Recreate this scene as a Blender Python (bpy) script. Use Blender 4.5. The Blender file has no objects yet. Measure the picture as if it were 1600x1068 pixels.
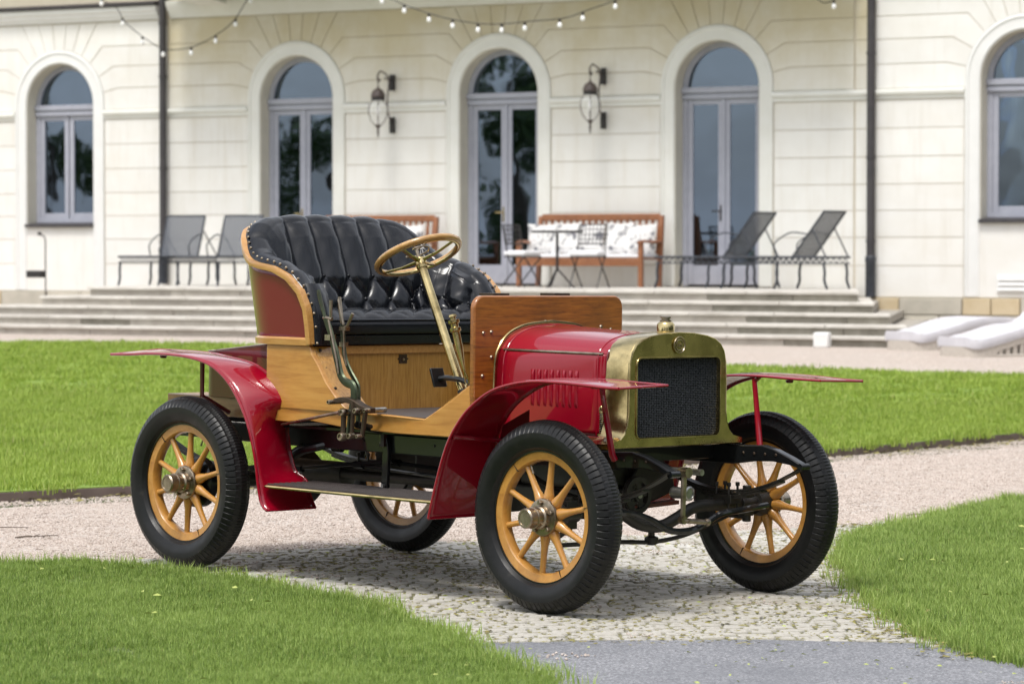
import bpy, bmesh, math, random
import numpy as np
from mathutils import Vector, Matrix
random.seed(7); rng = np.random.default_rng(7)
PI = math.pi; R = math.radians
scene = bpy.context.scene
col = scene.collection

# ------------------------------------------------------------------ camera, sky, sun, exposure
cam_d = bpy.data.cameras.new('camera'); cam = bpy.data.objects.new('camera', cam_d); col.objects.link(cam)
scene.camera = cam
HEAD, PITCH = R(29.1), R(-1.636)
fw = Vector((-math.sin(HEAD)*math.cos(PITCH), math.cos(HEAD)*math.cos(PITCH), math.sin(PITCH)))
rt = Vector((math.cos(HEAD), math.sin(HEAD), 0)); up = rt.cross(fw)
CAM = Vector((8.0092, -12.3506, 1.4364))
cam.matrix_world = Matrix(((rt.x, up.x, -fw.x, CAM.x), (rt.y, up.y, -fw.y, CAM.y), (rt.z, up.z, -fw.z, CAM.z), (0, 0, 0, 1)))
cam_d.sensor_width = 36; cam_d.lens = 4916.15/1600*36
cam_d.clip_start = .1; cam_d.clip_end = 2000
cam_d.dof.use_dof = True; cam_d.dof.focus_distance = 13.6; cam_d.dof.aperture_fstop = 5.0
cam_d.dof.aperture_blades = 9

SUN_EL, SUN_AZ = R(64), R(176)          # azimuth measured from +y towards +x (direction the light comes from)
world = bpy.data.worlds.new('World'); scene.world = world; world.use_nodes = True
wn, wl = world.node_tree.nodes, world.node_tree.links; wn.clear()
w_out = wn.new('ShaderNodeOutputWorld'); w_bg = wn.new('ShaderNodeBackground'); w_bg.inputs[1].default_value = .112
sky = wn.new('ShaderNodeTexSky'); sky.sky_type = 'NISHITA'; sky.sun_disc = False
sky.sun_elevation = SUN_EL; sky.sun_rotation = SUN_AZ; sky.air_density = 1.2; sky.dust_density = 3.0
hs = wn.new('ShaderNodeHueSaturation'); hs.inputs['Saturation'].default_value = .42; hs.inputs['Value'].default_value = 1.15
tc = wn.new('ShaderNodeTexCoord'); mp = wn.new('ShaderNodeMapping'); mp.inputs['Scale'].default_value = (1, 1, 2.6)
cn = wn.new('ShaderNodeTexNoise'); cn.inputs['Scale'].default_value = 2.4; cn.inputs['Detail'].default_value = 7; cn.inputs['Roughness'].default_value = .55
cr = wn.new('ShaderNodeValToRGB'); cr.color_ramp.elements[0].position = .42; cr.color_ramp.elements[1].position = .66
mx = wn.new('ShaderNodeMix'); mx.data_type = 'RGBA'; mx.inputs[7].default_value = (9.2, 9.2, 9.5, 1)
ml = wn.new('ShaderNodeMath'); ml.operation = 'MULTIPLY'; ml.inputs[1].default_value = .75
wl.new(tc.outputs['Generated'], mp.inputs[0]); wl.new(mp.outputs[0], cn.inputs['Vector']); wl.new(cn.outputs['Fac'], cr.inputs[0])
wl.new(cr.outputs[0], ml.inputs[0]); wl.new(ml.outputs[0], mx.inputs[0])
wl.new(sky.outputs[0], hs.inputs['Color']); wl.new(hs.outputs[0], mx.inputs[6]); wl.new(mx.outputs[2], w_bg.inputs[0]); wl.new(w_bg.outputs[0], w_out.inputs[0])

sun_d = bpy.data.lights.new('sun', 'SUN'); sun_d.energy = 1.5; sun_d.angle = R(13); sun_d.color = (1, .97, .92)
sun = bpy.data.objects.new('sun', sun_d); col.objects.link(sun)
sdir = Vector((math.sin(SUN_AZ)*math.cos(SUN_EL), math.cos(SUN_AZ)*math.cos(SUN_EL), math.sin(SUN_EL)))
sun.rotation_euler = sdir.to_track_quat('Z', 'Y').to_euler(); sun.location = (0, 0, 30)
vs = scene.view_settings; vs.view_transform = 'Standard'; vs.look = 'None'; vs.gamma = 1; vs.use_curve_mapping = False
vs.exposure = 0.76
scene.cycles.max_bounces = 8; scene.cycles.transparent_max_bounces = 12
scene.cycles.use_denoising = True

# ------------------------------------------------------------------ materials
def mat(name, base=(.5, .5, .5), rough=.5, metal=0., coat=0., ior=1.5, spec=.5):
    m = bpy.data.materials.new(name); m.use_nodes = True; n = m.node_tree.nodes['Principled BSDF']
    n.inputs['Base Color'].default_value = (*base, 1); n.inputs['Roughness'].default_value = rough
    n.inputs['Metallic'].default_value = metal; n.inputs['Coat Weight'].default_value = coat; n.inputs['Coat Roughness'].default_value = .04
    n.inputs['IOR'].default_value = ior; n.inputs['Specular IOR Level'].default_value = spec
    return m
class NT:
    def __init__(s, m): s.m = m; s.t = m.node_tree; s.p = s.t.nodes['Principled BSDF']
    def n(s, typ, **kw):
        x = s.t.nodes.new(typ)
        for k, v in kw.items():
            if hasattr(x, k) and not k[0].isupper(): setattr(x, k, v)
            else: x.inputs[k.replace('_', ' ')].default_value = v
        return x
    def l(s, a, b): s.t.links.new(a, b)
    def coord(s, scale=(1, 1, 1), kind='Object', rot=(0, 0, 0)):
        c = s.n('ShaderNodeTexCoord'); m = s.n('ShaderNodeMapping'); m.inputs['Scale'].default_value = scale; m.inputs['Rotation'].default_value = rot
        s.l(c.outputs[kind], m.inputs[0]); return m.outputs[0]
    def noise(s, co, scale=5, detail=4, rough=.5, dist=0):
        x = s.n('ShaderNodeTexNoise'); x.inputs['Scale'].default_value = scale; x.inputs['Detail'].default_value = detail
        x.inputs['Roughness'].default_value = rough; x.inputs['Distortion'].default_value = dist
        if co is not None: s.l(co, x.inputs['Vector'])
        return x.outputs['Fac']
    def ramp(s, fac, stops):
        x = s.n('ShaderNodeValToRGB'); e = x.color_ramp.elements
        while len(e) < len(stops): e.new(.5)
        for i, (p, c) in enumerate(stops):
            e[i].position = p; e[i].color = (*c, 1) if len(c) == 3 else c
        s.l(fac, x.inputs[0]); return x.outputs[0]
    def mix(s, fac, a, b, blend='MIX'):
        x = s.n('ShaderNodeMix'); x.data_type = 'RGBA'; x.blend_type = blend
        for v, i in ((fac, 0), (a, 6), (b, 7)):
            if isinstance(v, (int, float)): x.inputs[i].default_value = v
            elif isinstance(v, tuple): x.inputs[i].default_value = (*v, 1)
            else: s.l(v, x.inputs[i])
        return x.outputs[2]
    def base(s, c): s.l(c, s.p.inputs['Base Color'])
    def rough(s, c): s.l(c, s.p.inputs['Roughness'])
    def bump(s, h, strength=.3, dist=.01):
        b = s.n('ShaderNodeBump'); b.inputs['Strength'].default_value = strength; b.inputs['Distance'].default_value = dist
        s.l(h, b.inputs['Height']); s.l(b.outputs[0], s.p.inputs['Normal'])
    def rnd(s):
        return s.n('ShaderNodeObjectInfo').outputs['Random']
def g3(v): return (v, v, v)

M = {}
def speckle(name, c1, c2, scale, rough=.8, bump=.2, dist=.005, detail=6, coordk='Object', rnd=0., extra=None):
    m = mat(name, c1, rough); t = NT(m); co = t.coord(kind=coordk)
    f = t.noise(co, scale, detail, .6); c = t.ramp(f, [(.3, c1), (.7, c2)])
    if rnd:
        r = t.ramp(t.rnd(), [(0, g3(1-rnd)), (1, g3(1+rnd*.5))]); c = t.mix(1., c, r, 'MULTIPLY')
    if extra: c = extra(t, co, c)
    t.base(c); t.bump(f, bump, dist); M[name] = m; return m

def paint(name, base, dark):
    m = mat(name, base, .28, coat=1.0); t = NT(m); co = t.coord()
    f = t.noise(co, 1.5, 3, .5); t.base(t.mix(t.ramp(f, [(.4, g3(0)), (.75, g3(.35))]), base, dark))
    t.p.inputs['Roughness'].default_value = .35; t.p.inputs['Specular IOR Level'].default_value = .15
    g2 = t.noise(co, 5, 6, .7); r = t.ramp(g2, [(.5, g3(.025)), (.8, g3(.10))]); t.l(r, t.p.inputs['Coat Roughness'])
    bb = t.n('ShaderNodeBump'); bb.inputs['Strength'].default_value = .06; bb.inputs['Distance'].default_value = .01; t.l(t.noise(co, 5, 2, .4), bb.inputs['Height']); t.l(bb.outputs[0], t.p.inputs['Coat Normal']); M[name] = m
paint('crimson_paint', (.27, .0008, .013), (.21, .0008, .011))
paint('wine_paint', (.16, .0009, .017), (.13, .0009, .014))
paint('maroon_paint', (.12, .005, .012), (.08, .004, .010))
paint('black_enamel', (.006, .007, .008), (.012, .012, .011))
M['black_enamel'].node_tree.nodes['Principled BSDF'].inputs['Coat Weight'].default_value = .6
paint('green_enamel', (.012, .025, .018), (.02, .03, .02))

def wood(name, c1, c2, c3, scale=(1, 1, 1), rot=(0, 0, 0), coat=.7, stain=.35, grain=26):
    m = mat(name, c1, .4, coat=coat); t = NT(m); co = t.coord(scale, rot=rot)
    n0 = t.noise(co, 1.6, 4, .5, .6); w = t.noise(co, grain, 7, .65, .35)
    c = t.ramp(w, [(.25, c2), (.5, c1), (.75, c3)])
    big = t.noise(t.coord((1, 1, 1)), 4.5, 5, .6)
    c = t.mix(t.ramp(big, [(.42, g3(0)), (.8, g3(stain))]), c, tuple(x*.45 for x in c2))
    t.base(c); t.bump(w, .12, .004); t.rough(t.ramp(n0, [(.3, g3(.3)), (.7, g3(.5))]))
    t.p.inputs['Coat Roughness'].default_value = .14; M[name] = m
wood('ash_wood', (.50, .235, .045), (.36, .145, .022), (.57, .30, .07), (1.1, 1.1, 11), grain=4)
wood('ash_panel', (.46, .23, .04), (.27, .11, .014), (.57, .32, .08), (7, 7, .6), grain=14)
wood('ash_sill', (.50, .25, .062), (.38, .16, .036), (.57, .31, .09), (.5, 5, 5), grain=14)
wood('oak_dash', (.29, .095, .008), (.10, .026, .002), (.42, .155, .016), (5, 1.2, 16), coat=.9, stain=.5, grain=7)
wood('spoke_wood', (.50, .235, .042), (.33, .13, .022), (.60, .31, .07), (2, 2, 2), coat=.6, stain=.5, grain=9)
wood('rim_wood', (.48, .27, .08), (.30, .14, .035), (.58, .36, .13), (4, 4, 4), coat=.9, stain=.5, grain=8)
wood('deck_wood', (.33, .19, .075), (.22, .11, .04), (.42, .25, .10), (.6, 6, 6), coat=.3, grain=14)
wood('teak', (.29, .115, .05), (.19, .07, .03), (.36, .155, .07), (2, 2, 2), coat=.1, grain=8)

def metalm(name, base, rough, patina=None, amt=.6, scale=7):
    m = mat(name, base, rough, 1.0); t = NT(m); co = t.coord()
    f = t.noise(co, scale, 6, .65)
    if patina: t.base(t.mix(t.ramp(f, [(.42, g3(0)), (.68, g3(amt))]), base, patina))
    t.rough(t.ramp(t.noise(co, 22, 5, .7), [(.3, g3(rough*.7)), (.75, g3(min(1, rough*1.7)))]))
    t.bump(t.noise(co, 120, 3, .6), .03, .002); M[name] = m
metalm('brass', (.60, .48, .24), .17, (.25, .19, .085), .9, 9)
metalm('brass_face', (.50, .41, .17), .2, (.20, .17, .06), .85, 8)  # olive patina, darkened further to stand in for dark reflections on the face
metalm('nickel', (.38, .32, .25), .3, (.16, .125, .085), .9, 18)
metalm('steel', (.42, .42, .40), .35, (.12, .10, .08), .6, 20)
metalm('lever_green', (.085, .105, .07), .36, (.05, .045, .03), .85, 14)
metalm('bronze_dark', (.10, .075, .055), .45, (.05, .035, .03), .6, 14)

m = mat('leather', (.012, .014, .017), .3, spec=.42); t = NT(m); co = t.coord()
v = t.n('ShaderNodeTexVoronoi'); v.inputs['Scale'].default_value = 260; t.l(co, v.inputs['Vector'])
big = t.noise(co, 7, 6, .65, .3); t.base(t.ramp(big, [(.35, (.003, .004, .006)), (.62, (.006, .007, .010)), (.8, (.016, .018, .021))]))
t.rough(t.ramp(t.noise(co, 14, 5, .7), [(.3, g3(.15)), (.75, g3(.31))]))
h = t.mix(.25, v.outputs['Distance'], t.noise(co, 38, 5, .6)); t.bump(h, .05, .003); M['leather'] = m
m = mat('rubber', (.018, .019, .02), .52, spec=.32); t = NT(m); co = t.coord()
t.base(t.ramp(t.noise(co, 12, 6, .7), [(.35, (.0045, .005, .0055)), (.62, (.010, .010, .010)), (.8, (.035, .031, .026))])); t.rough(t.ramp(t.noise(co, 20, 5, .7), [(.3, g3(.30)), (.7, g3(.50))])); t.bump(t.noise(co, 90, 4, .6), .08, .003); M['rubber'] = m
m = mat('radiator_fins', (.035, .04, .045), .45, .6); t = NT(m); co = t.coord((1, 1, 1))
t.base(t.ramp(t.noise(co, 160, 3, .7), [(.35, (.012, .013, .015)), (.7, (.11, .12, .13))])); M['radiator_fins'] = m
speckle('floor_rubber', (.055, .045, .042), (.085, .072, .065), 40, .6, .1, .002)
speckle('grease', (.008, .008, .008), (.03, .026, .02), 14, .45, .3, .004)
speckle('dusty_red', (.17, .03, .02), (.10, .05, .035), 14, .5, .2, .004)
M['board_metal'] = None; speckle('board_metal', (.055, .05, .045), (.10, .09, .085), 9, .3, .06, .002); M['board_metal'].node_tree.nodes['Principled BSDF'].inputs['Metallic'].default_value = .5

# building
def stucco_extra(t, co, c):
    # weathering: broad warm stains and rust coloured streaks
    big = t.noise(t.coord((.35, .35, .9)), 1.3, 5, .6)
    st = t.noise(t.coord((4, 4, .35)), 1.5, 5, .7); c = t.mix(t.ramp(st, [(.52, g3(0)), (.75, g3(.28))]), c, (.52, .47, .38))
    c = t.mix(t.ramp(big, [(.45, g3(0)), (.8, g3(.35))]), c, (.66, .60, .48))
    return c
speckle('stucco_plain', (.745, .73, .69), (.79, .78, .75), 2.2, .9, .25, .004, rnd=.035, extra=stucco_extra)
def stucco_mid(t, co, c):
    sep = t.n('ShaderNodeSeparateXYZ'); t.l(t.n('ShaderNodeTexCoord').outputs['Object'], sep.inputs[0])
    g = t.n('ShaderNodeMapRange'); g.inputs[1].default_value = 2.9-.2; g.inputs[2].default_value = 5.1-.2; t.l(sep.outputs[2], g.inputs[0])
    nz = t.noise(t.coord((.5, .5, .5)), 1.6, 6, .65)
    st = t.noise(t.coord((4, 4, .3)), 1.5, 5, .7); c = t.mix(t.ramp(st, [(.5, g3(0)), (.75, g3(.3))]), c, (.50, .43, .30))
    a = t.n('ShaderNodeMath'); a.operation = 'MULTIPLY'; t.l(g.outputs[0], a.inputs[0]); t.l(nz, a.inputs[1])
    return t.mix(t.ramp(a.outputs[0], [(.12, g3(0)), (.55, g3(.72))]), c, (.50, .42, .23))   # water stained stucco below the balcony
speckle('stucco_stained', (.725, .71, .665), (.77, .76, .72), 2.2, .9, .25, .004, rnd=.035, extra=stucco_mid)
speckle('stucco_back', (.50, .44, .34), (.56, .50, .40), 3, .9, .2, .004)
speckle('trim_white', (.70, .70, .68), (.75, .75, .735), 3, .85, .1, .003)
speckle('trim_cream', (.69, .685, .63), (.74, .74, .70), 3, .85, .1, .003)
speckle('reveal_stone', (.55, .52, .44), (.62, .59, .50), 3, .9, .1, .003)
speckle('window_frame', (.33, .34, .40), (.38, .39, .45), 9, .45, .03, .002)
speckle('dark_iron', (.012, .011, .012), (.03, .026, .025), 12, .5, .1, .003)
speckle('lantern_iron', (.06, .045, .04), (.10, .075, .065), 12, .5, .1, .003)
speckle('zinc_pipe', (.035, .032, .036), (.055, .05, .052), 6, .55, .05, .003)
speckle('iron_furniture', (.020, .024, .033), (.045, .05, .062), 14, .5, .1, .003)
speckle('sling_mesh', (.11, .12, .14), (.16, .17, .19), 60, .7, .1, .002)
speckle('cushion_white', (.74, .74, .76), (.80, .80, .82), 8, .9, .1, .004)
speckle('mat_fabric', (.52, .51, .54), (.60, .59, .62), 5, .9, .2, .006)
speckle('wicker', (.40, .36, .31), (.58, .53, .47), 40, .8, .4, .006)
speckle('white_plastic', (.72, .72, .70), (.76, .76, .74), 6, .6, .05, .003)
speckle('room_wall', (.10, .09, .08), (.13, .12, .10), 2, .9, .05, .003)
speckle('curtain', (.50, .51, .54), (.62, .63, .66), 6, .9, .2, .01)
def step_extra(t, co, c):
    d = t.noise(t.coord((.8, 2, 4)), 2.0, 6, .7)
    return t.mix(t.ramp(d, [(.45, g3(0)), (.75, g3(.75))]), c, (.30, .27, .23))
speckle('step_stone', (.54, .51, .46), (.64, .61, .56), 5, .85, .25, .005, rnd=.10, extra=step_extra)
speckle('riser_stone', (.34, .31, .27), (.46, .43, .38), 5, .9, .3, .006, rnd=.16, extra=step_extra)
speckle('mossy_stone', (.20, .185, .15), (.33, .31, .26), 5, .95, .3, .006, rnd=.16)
speckle('plinth_stone', (.46, .43, .36), (.56, .52, .44), 5, .9, .3, .006, rnd=.14)
speckle('plinth_ochre', (.50, .40, .25), (.57, .48, .33), 5, .9, .3, .006)
m = mat('pillow_print', (.6, .6, .6), .9); t = NT(m); co = t.coord()
t.base(t.ramp(t.noise(co, 9, 3, .5, 1.2), [(.46, (.66, .65, .64)), (.54, (.60, .59, .57)), (.60, (.16, .16, .18))])); M['pillow_print'] = m
m = mat('pane_glass', (.9, .95, 1), .02, ior=1.5); m.node_tree.nodes.clear() if False else None
t = NT(m); gl = t.n('ShaderNodeBsdfGlossy'); gl.inputs['Roughness'].default_value = .015; gl.inputs['Color'].default_value = (.60, .77, 1, 1)
tr = t.n('ShaderNodeBsdfTransparent'); tr.inputs['Color'].default_value = (.55, .58, .58, 1)
fr = t.n('ShaderNodeFresnel'); fr.inputs['IOR'].default_value = 2.9
ms = t.n('ShaderNodeMixShader'); t.l(fr.outputs[0], ms.inputs[0]); t.l(tr.outputs[0], ms.inputs[1]); t.l(gl.outputs[0], ms.inputs[2])
t.l(ms.outputs[0], m.node_tree.nodes['Material Output'].inputs['Surface'])
bp_ = t.n('ShaderNodeBump'); bp_.inputs['Strength'].default_value = .12; bp_.inputs['Distance'].default_value = .02; t.l(t.noise(t.coord(), 1.7, 1, .4), bp_.inputs['Height']); t.l(bp_.outputs[0], gl.inputs['Normal'])
M['pane_glass'] = m
m = mat('lantern_glass', (.85, .86, .85), .12, ior=1.3); NT(m).p.inputs['Alpha'].default_value = .16; M['lantern_glass'] = m; NT(M['sling_mesh']).p.inputs['Alpha'].default_value = .62
m = mat('bulb_glass', (.88, .88, .87), .12); M['bulb_glass'] = m

# ground
def gravel_mat():
    m = mat('gravel', (.42, .36, .32), .95); t = NT(m); co = t.coord()
    v = t.n('ShaderNodeTexVoronoi'); v.inputs['Scale'].default_value = 75; t.l(co, v.inputs['Vector'])
    sepc = t.ramp(t.n('ShaderNodeSeparateColor').outputs[0], [(0, g3(0)), (1, g3(1))])
    sc = t.n('ShaderNodeSeparateColor'); t.l(v.outputs['Color'], sc.inputs[0])
    c = t.ramp(sc.outputs[0], [(0, (.20, .165, .15)), (.25, (.385, .315, .265)), (.55, (.475, .405, .35)), (.85, (.545, .49, .44)), (1, (.62, .58, .53))])
    b = t.noise(t.coord((1, 1, 1)), .8, 6, .65)
    c = t.mix(t.ramp(b, [(.40, g3(0)), (.75, g3(.45))]), c, (.42, .33, .27))
    t.base(c); t.bump(v.outputs['Distance'], .7, .006); M['gravel'] = m
gravel_mat()
m = mat('pebble', (.5, .42, .38), .9); t = NT(m)
t.base(t.ramp(t.noise(t.coord(), 45, 2, .5), [(.3, (.22, .185, .155)), (.45, (.42, .35, .30)), (.6, (.52, .445, .395)), (.75, (.64, .60, .55))])); M['pebble'] = m
m = mat('asphalt', (.2, .2, .21), .9); t = NT(m); co = t.coord()
v = t.n('ShaderNodeTexVoronoi'); v.inputs['Scale'].default_value = 140; t.l(co, v.inputs['Vector']); sc = t.n('ShaderNodeSeparateColor'); t.l(v.outputs['Color'], sc.inputs[0])
c = t.ramp(sc.outputs[0], [(0, (.12, .12, .13)), (.5, (.19, .195, .21)), (.85, (.26, .265, .28)), (1, (.40, .40, .41))])
c = t.mix(t.ramp(t.noise(co, 1.6, 5, .6), [(.42, g3(0)), (.7, g3(.5))]), c, (.13, .135, .15)); t.base(c); t.bump(v.outputs['Distance'], .5, .004); M['asphalt'] = m
m = mat('sett', (.5, .5, .48), .85); t = NT(m); co = t.coord()
f = t.noise(co, 30, 6, .65); c = t.ramp(f, [(.3, (.35, .335, .295)), (.55, (.52, .50, .455)), (.75, (.64, .625, .585))])
b2 = t.noise(co, 2.3, 6, .7); c = t.mix(t.ramp(b2, [(.42, g3(0)), (.68, g3(.7))]), c, (.27, .235, .175)); t.base(c); t.bump(f, .5, .004); M['sett'] = m
speckle('sett_bed', (.12, .125, .045), (.26, .235, .14), 22, .95, .5, .006)
speckle('meadow', (.055, .075, .025), (.085, .105, .035), 1.5, .95, .5, .02)
speckle('soil', (.08, .11, .03), (.13, .18, .045), 12, .95, .5, .01)
speckle('edging', (.14, .10, .085), (.20, .15, .13), 6, .85, .2, .004)
def grass_mat(name, dark, mid, lite, straw=.0):
    m = mat(name, mid, .5, spec=.35); t = NT(m)
    a = t.n('ShaderNodeObjectInfo').outputs['Random']; g = t.n('ShaderNodeNewGeometry').outputs['Random Per Island']
    co = t.n('ShaderNodeNewGeometry').outputs['Position']
    big = t.noise(co, 1.1, 4, .6)
    c = t.ramp(g, [(0, dark), (.45, mid), (.9, lite), (1, (.35, .33, .13))])
    c = t.mix(t.ramp(big, [(.35, g3(.0)), (.7, g3(.6))]), c, lite)
    t.base(c)
    tb = t.n('ShaderNodeBsdfTranslucent'); t.l(c, tb.inputs['Color']); ms = t.n('ShaderNodeMixShader'); ms.inputs[0].default_value = .35
    t.l(t.p.outputs[0], ms.inputs[1]); t.l(tb.outputs[0], ms.inputs[2]); t.l(ms.outputs[0], m.node_tree.nodes['Material Output'].inputs['Surface']); M[name] = m
grass_mat('grass_near', (.05, .11, .012), (.18, .29, .04), (.38, .50, .13))
grass_mat('grass_far', (.13, .21, .028), (.26, .37, .05), (.38, .48, .09))
speckle('lawn_base', (.14, .22, .03), (.22, .31, .045), 5, .95, .5, .02)
speckle('leaf_litter', (.17, .12, .05), (.31, .31, .08), 30, .9, .1, .002)
speckle('litter_green', (.35, .42, .10), (.45, .48, .16), 30, .9, .1, .002)
speckle('twig', (.10, .075, .06), (.16, .13, .10), 30, .9, .1, .002)
m = mat('foliage', (.05, .09, .02), .6); t = NT(m); g = t.n('ShaderNodeNewGeometry').outputs['Random Per Island']
t.base(t.ramp(g, [(0, (.025, .05, .012)), (.6, (.055, .10, .02)), (1, (.11, .16, .035))])); M['foliage'] = m
speckle('bark', (.08, .06, .045), (.13, .10, .08), 8, .95, .4, .02)

# ------------------------------------------------------------------ mesh helpers
class MB:
    def __init__(s): s.v = []; s.f = []
    def add(s, vs, fs):
        k = len(s.v); s.v += [tuple(p) for p in vs]; s.f += [tuple(i+k for i in f) for f in fs]; return s
    def box(s, a, b):
        (x0, y0, z0), (x1, y1, z1) = a, b
        return s.add([(x0, y0, z0), (x1, y0, z0), (x1, y1, z0), (x0, y1, z0), (x0, y0, z1), (x1, y0, z1), (x1, y1, z1), (x0, y1, z1)],
                     [(0, 3, 2, 1), (4, 5, 6, 7), (0, 1, 5, 4), (1, 2, 6, 5), (2, 3, 7, 6), (3, 0, 4, 7)])
    def obox(s, c, size, rot):
        q = rot if isinstance(rot, Matrix) else Matrix.Rotation(rot, 3, 'Z'); c = Vector(c); k = len(s.v)
        t = MB().box(tuple(-x/2 for x in size), tuple(x/2 for x in size))
        return s.add([tuple(c + q @ Vector(p)) for p in t.v], t.f)
    def tube(s, pts, r, n=10, closed=False, cap=True, sq=(1, 1)):
        pts = [Vector(p) for p in pts]; N = len(pts); rr = r if isinstance(r, (list, tuple)) else [r]*N
        tang = []
        for i in range(N):
            a = pts[(i-1) % N] if (closed or i > 0) else pts[i]; b = pts[(i+1) % N] if (closed or i < N-1) else pts[i]
            tang.append((b-a).normalized())
        ref = Vector((0, 0, 1)) if abs(tang[0].z) < .9 else Vector((1, 0, 0))
        u = tang[0].cross(ref).normalized(); rings = []
        for i in range(N):
            u = (u - tang[i]*u.dot(tang[i])).normalized(); w = tang[i].cross(u)
            rings.append([pts[i] + (u*math.cos(2*PI*j/n)*sq[0] + w*math.sin(2*PI*j/n)*sq[1])*rr[i] for j in range(n)])
        return s.loft(rings, closed, cap)
    def loft(s, rings, closed=False, cap=True, ring_closed=True):
        n = len(rings[0]); N = len(rings); vs = [p for r_ in rings for p in r_]; fs = []
        for i in range(N if closed else N-1):
            a, b = i*n, ((i+1) % N)*n
            for j in range(n if ring_closed else n-1):
                k = (j+1) % n; fs.append((a+j, a+k, b+k, b+j))
        if cap and not closed and ring_closed: fs.append(tuple(range(n-1, -1, -1))); fs.append(tuple((N-1)*n+j for j in range(n)))
        return s.add(vs, fs)
    def lathe(s, prof, c=(0, 0, 0), axis='y', n=32, closed_prof=False, cap=True):
        # prof: (r, h) pairs ; axis through c
        rings = []
        for (r_, h) in prof:
            ring = []
            for j in range(n):
                a = 2*PI*j/n; ca, sa = math.cos(a)*r_, math.sin(a)*r_
                ring.append({'y': (c[0]+ca, c[1]+h, c[2]+sa), 'z': (c[0]+ca, c[1]+sa, c[2]+h), 'x': (c[0]+h, c[1]+ca, c[2]+sa)}[axis])
            rings.append(ring)
        if closed_prof: return s.loft(rings, True, False)
        return s.loft(rings, False, cap)
    def lathe_dir(s, prof, c, d, n=24):
        q = Vector(d).to_track_quat('Z', 'Y'); c = Vector(c); t = MB().lathe(prof, axis='z', n=n)
        return s.add([tuple(c + q @ Vector(p)) for p in t.v], t.f)
    def prism(s, poly, y0, y1, plane='xz'):
        # poly in plane, extruded along the third axis between y0,y1 (each scalar or list per point)
        n = len(poly); Y0 = y0 if isinstance(y0, (list, tuple)) else [y0]*n; Y1 = y1 if isinstance(y1, (list, tuple)) else [y1]*n
        def P(p, h): return {'xz': (p[0], h, p[1]), 'yz': (h, p[0], p[1]), 'xy': (p[0], p[1], h)}[plane]
        vs = [P(p, Y0[i]) for i, p in enumerate(poly)] + [P(p, Y1[i]) for i, p in enumerate(poly)]
        fs = [tuple(range(n)), tuple(range(2*n-1, n-1, -1))] + [(i, (i+1) % n, n+(i+1) % n, n+i) for i in range(n)]
        return s.add(vs, fs)
    def build(s, name, m, parent=None, smooth=35, bevel=0, kind=None, label=None, sub=0):
        me = bpy.data.meshes.new(name); me.from_pydata(s.v, [], s.f); me.validate()
        bm = bmesh.new(); bm.from_mesh(me); bmesh.ops.recalc_face_normals(bm, faces=bm.faces); bm.to_mesh(me); bm.free()
        if m is not None: me.materials.append(M[m] if isinstance(m, str) else m)
        if smooth:
            me.shade_smooth(); me.set_sharp_from_angle(angle=R(smooth))
        o = bpy.data.objects.new(name, me); col.objects.link(o)
        if parent: o.parent = parent
        if bevel:
            b = o.modifiers.new('bevel', 'BEVEL'); b.width = bevel; b.segments = 2; b.limit_method = 'ANGLE'; b.angle_limit = R(40); b.harden_normals = False
        if sub:
            q = o.modifiers.new('sub', 'SUBSURF'); q.levels = q.render_levels = sub
        if kind: o['kind'] = kind
        if label: o['label'] = label
        return o
def inst(o, name, parent, loc=(0, 0, 0), rot=(0, 0, 0), scale=None, m=None):
    c = o.copy(); c.name = name; col.objects.link(c); c.parent = parent; c.location = loc; c.rotation_euler = rot
    if scale: c.scale = scale
    return c
def thing(name, label, cat, loc=(0, 0, 0), rz=0, group=None):
    o = bpy.data.objects.new(name, None); col.objects.link(o); o.location = loc; o.rotation_euler = (0, 0, rz)
    o.empty_display_size = .2; tag(o, label, cat, group); return o
def tag(o, label=None, cat=None, group=None, kind=None):
    if label: o['label'] = label
    if cat: o['category'] = cat
    if group: o['group'] = group
    if kind: o['kind'] = kind
    return o
def copy_tree(o, parent=None, loc=None, rz=None, label=None):
    c = o.copy(); col.objects.link(c)
    if parent: c.parent = parent
    if loc is not None: c.location = loc
    if rz is not None: c.rotation_euler = (0, 0, rz)
    if label: c['label'] = label
    for ch in list(o.children): copy_tree(ch, c)
    return c
def inside(poly, x, y):
    r = False; n = len(poly); j = n-1
    for i in range(n):
        xi, yi = poly[i]; xj, yj = poly[j]
        if (yi > y) != (yj > y) and x < (xj-xi)*(y-yi)/(yj-yi)+xi: r = not r
        j = i
    return r
def inside_np(poly, X, Y):
    r = np.zeros(X.shape, bool); n = len(poly); j = n-1
    for i in range(n):
        xi, yi = poly[i]; xj, yj = poly[j]
        if yi != yj: r ^= ((yi > Y) != (yj > Y)) & (X < (xj-xi)*(Y-yi)/(yj-yi)+xi)
        j = i
    return r
def smoothpath(pts, k=6, closed=False):
    P = [Vector(p) for p in pts]; out = []; N = len(P)
    for i in range(N if closed else N-1):
        if closed: a, b, c, d = P[i-1], P[i], P[(i+1) % N], P[(i+2) % N]
        else: a, b, c, d = P[max(0, i-1)], P[i], P[i+1], P[min(N-1, i+2)]
        for j in range(k):
            t = j/k; out.append(.5*((2*b)+(c-a)*t+(2*a-5*b+4*c-d)*t*t+(3*b-a-3*c+d)*t**3))
    if not closed: out.append(P[-1])
    return out

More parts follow.
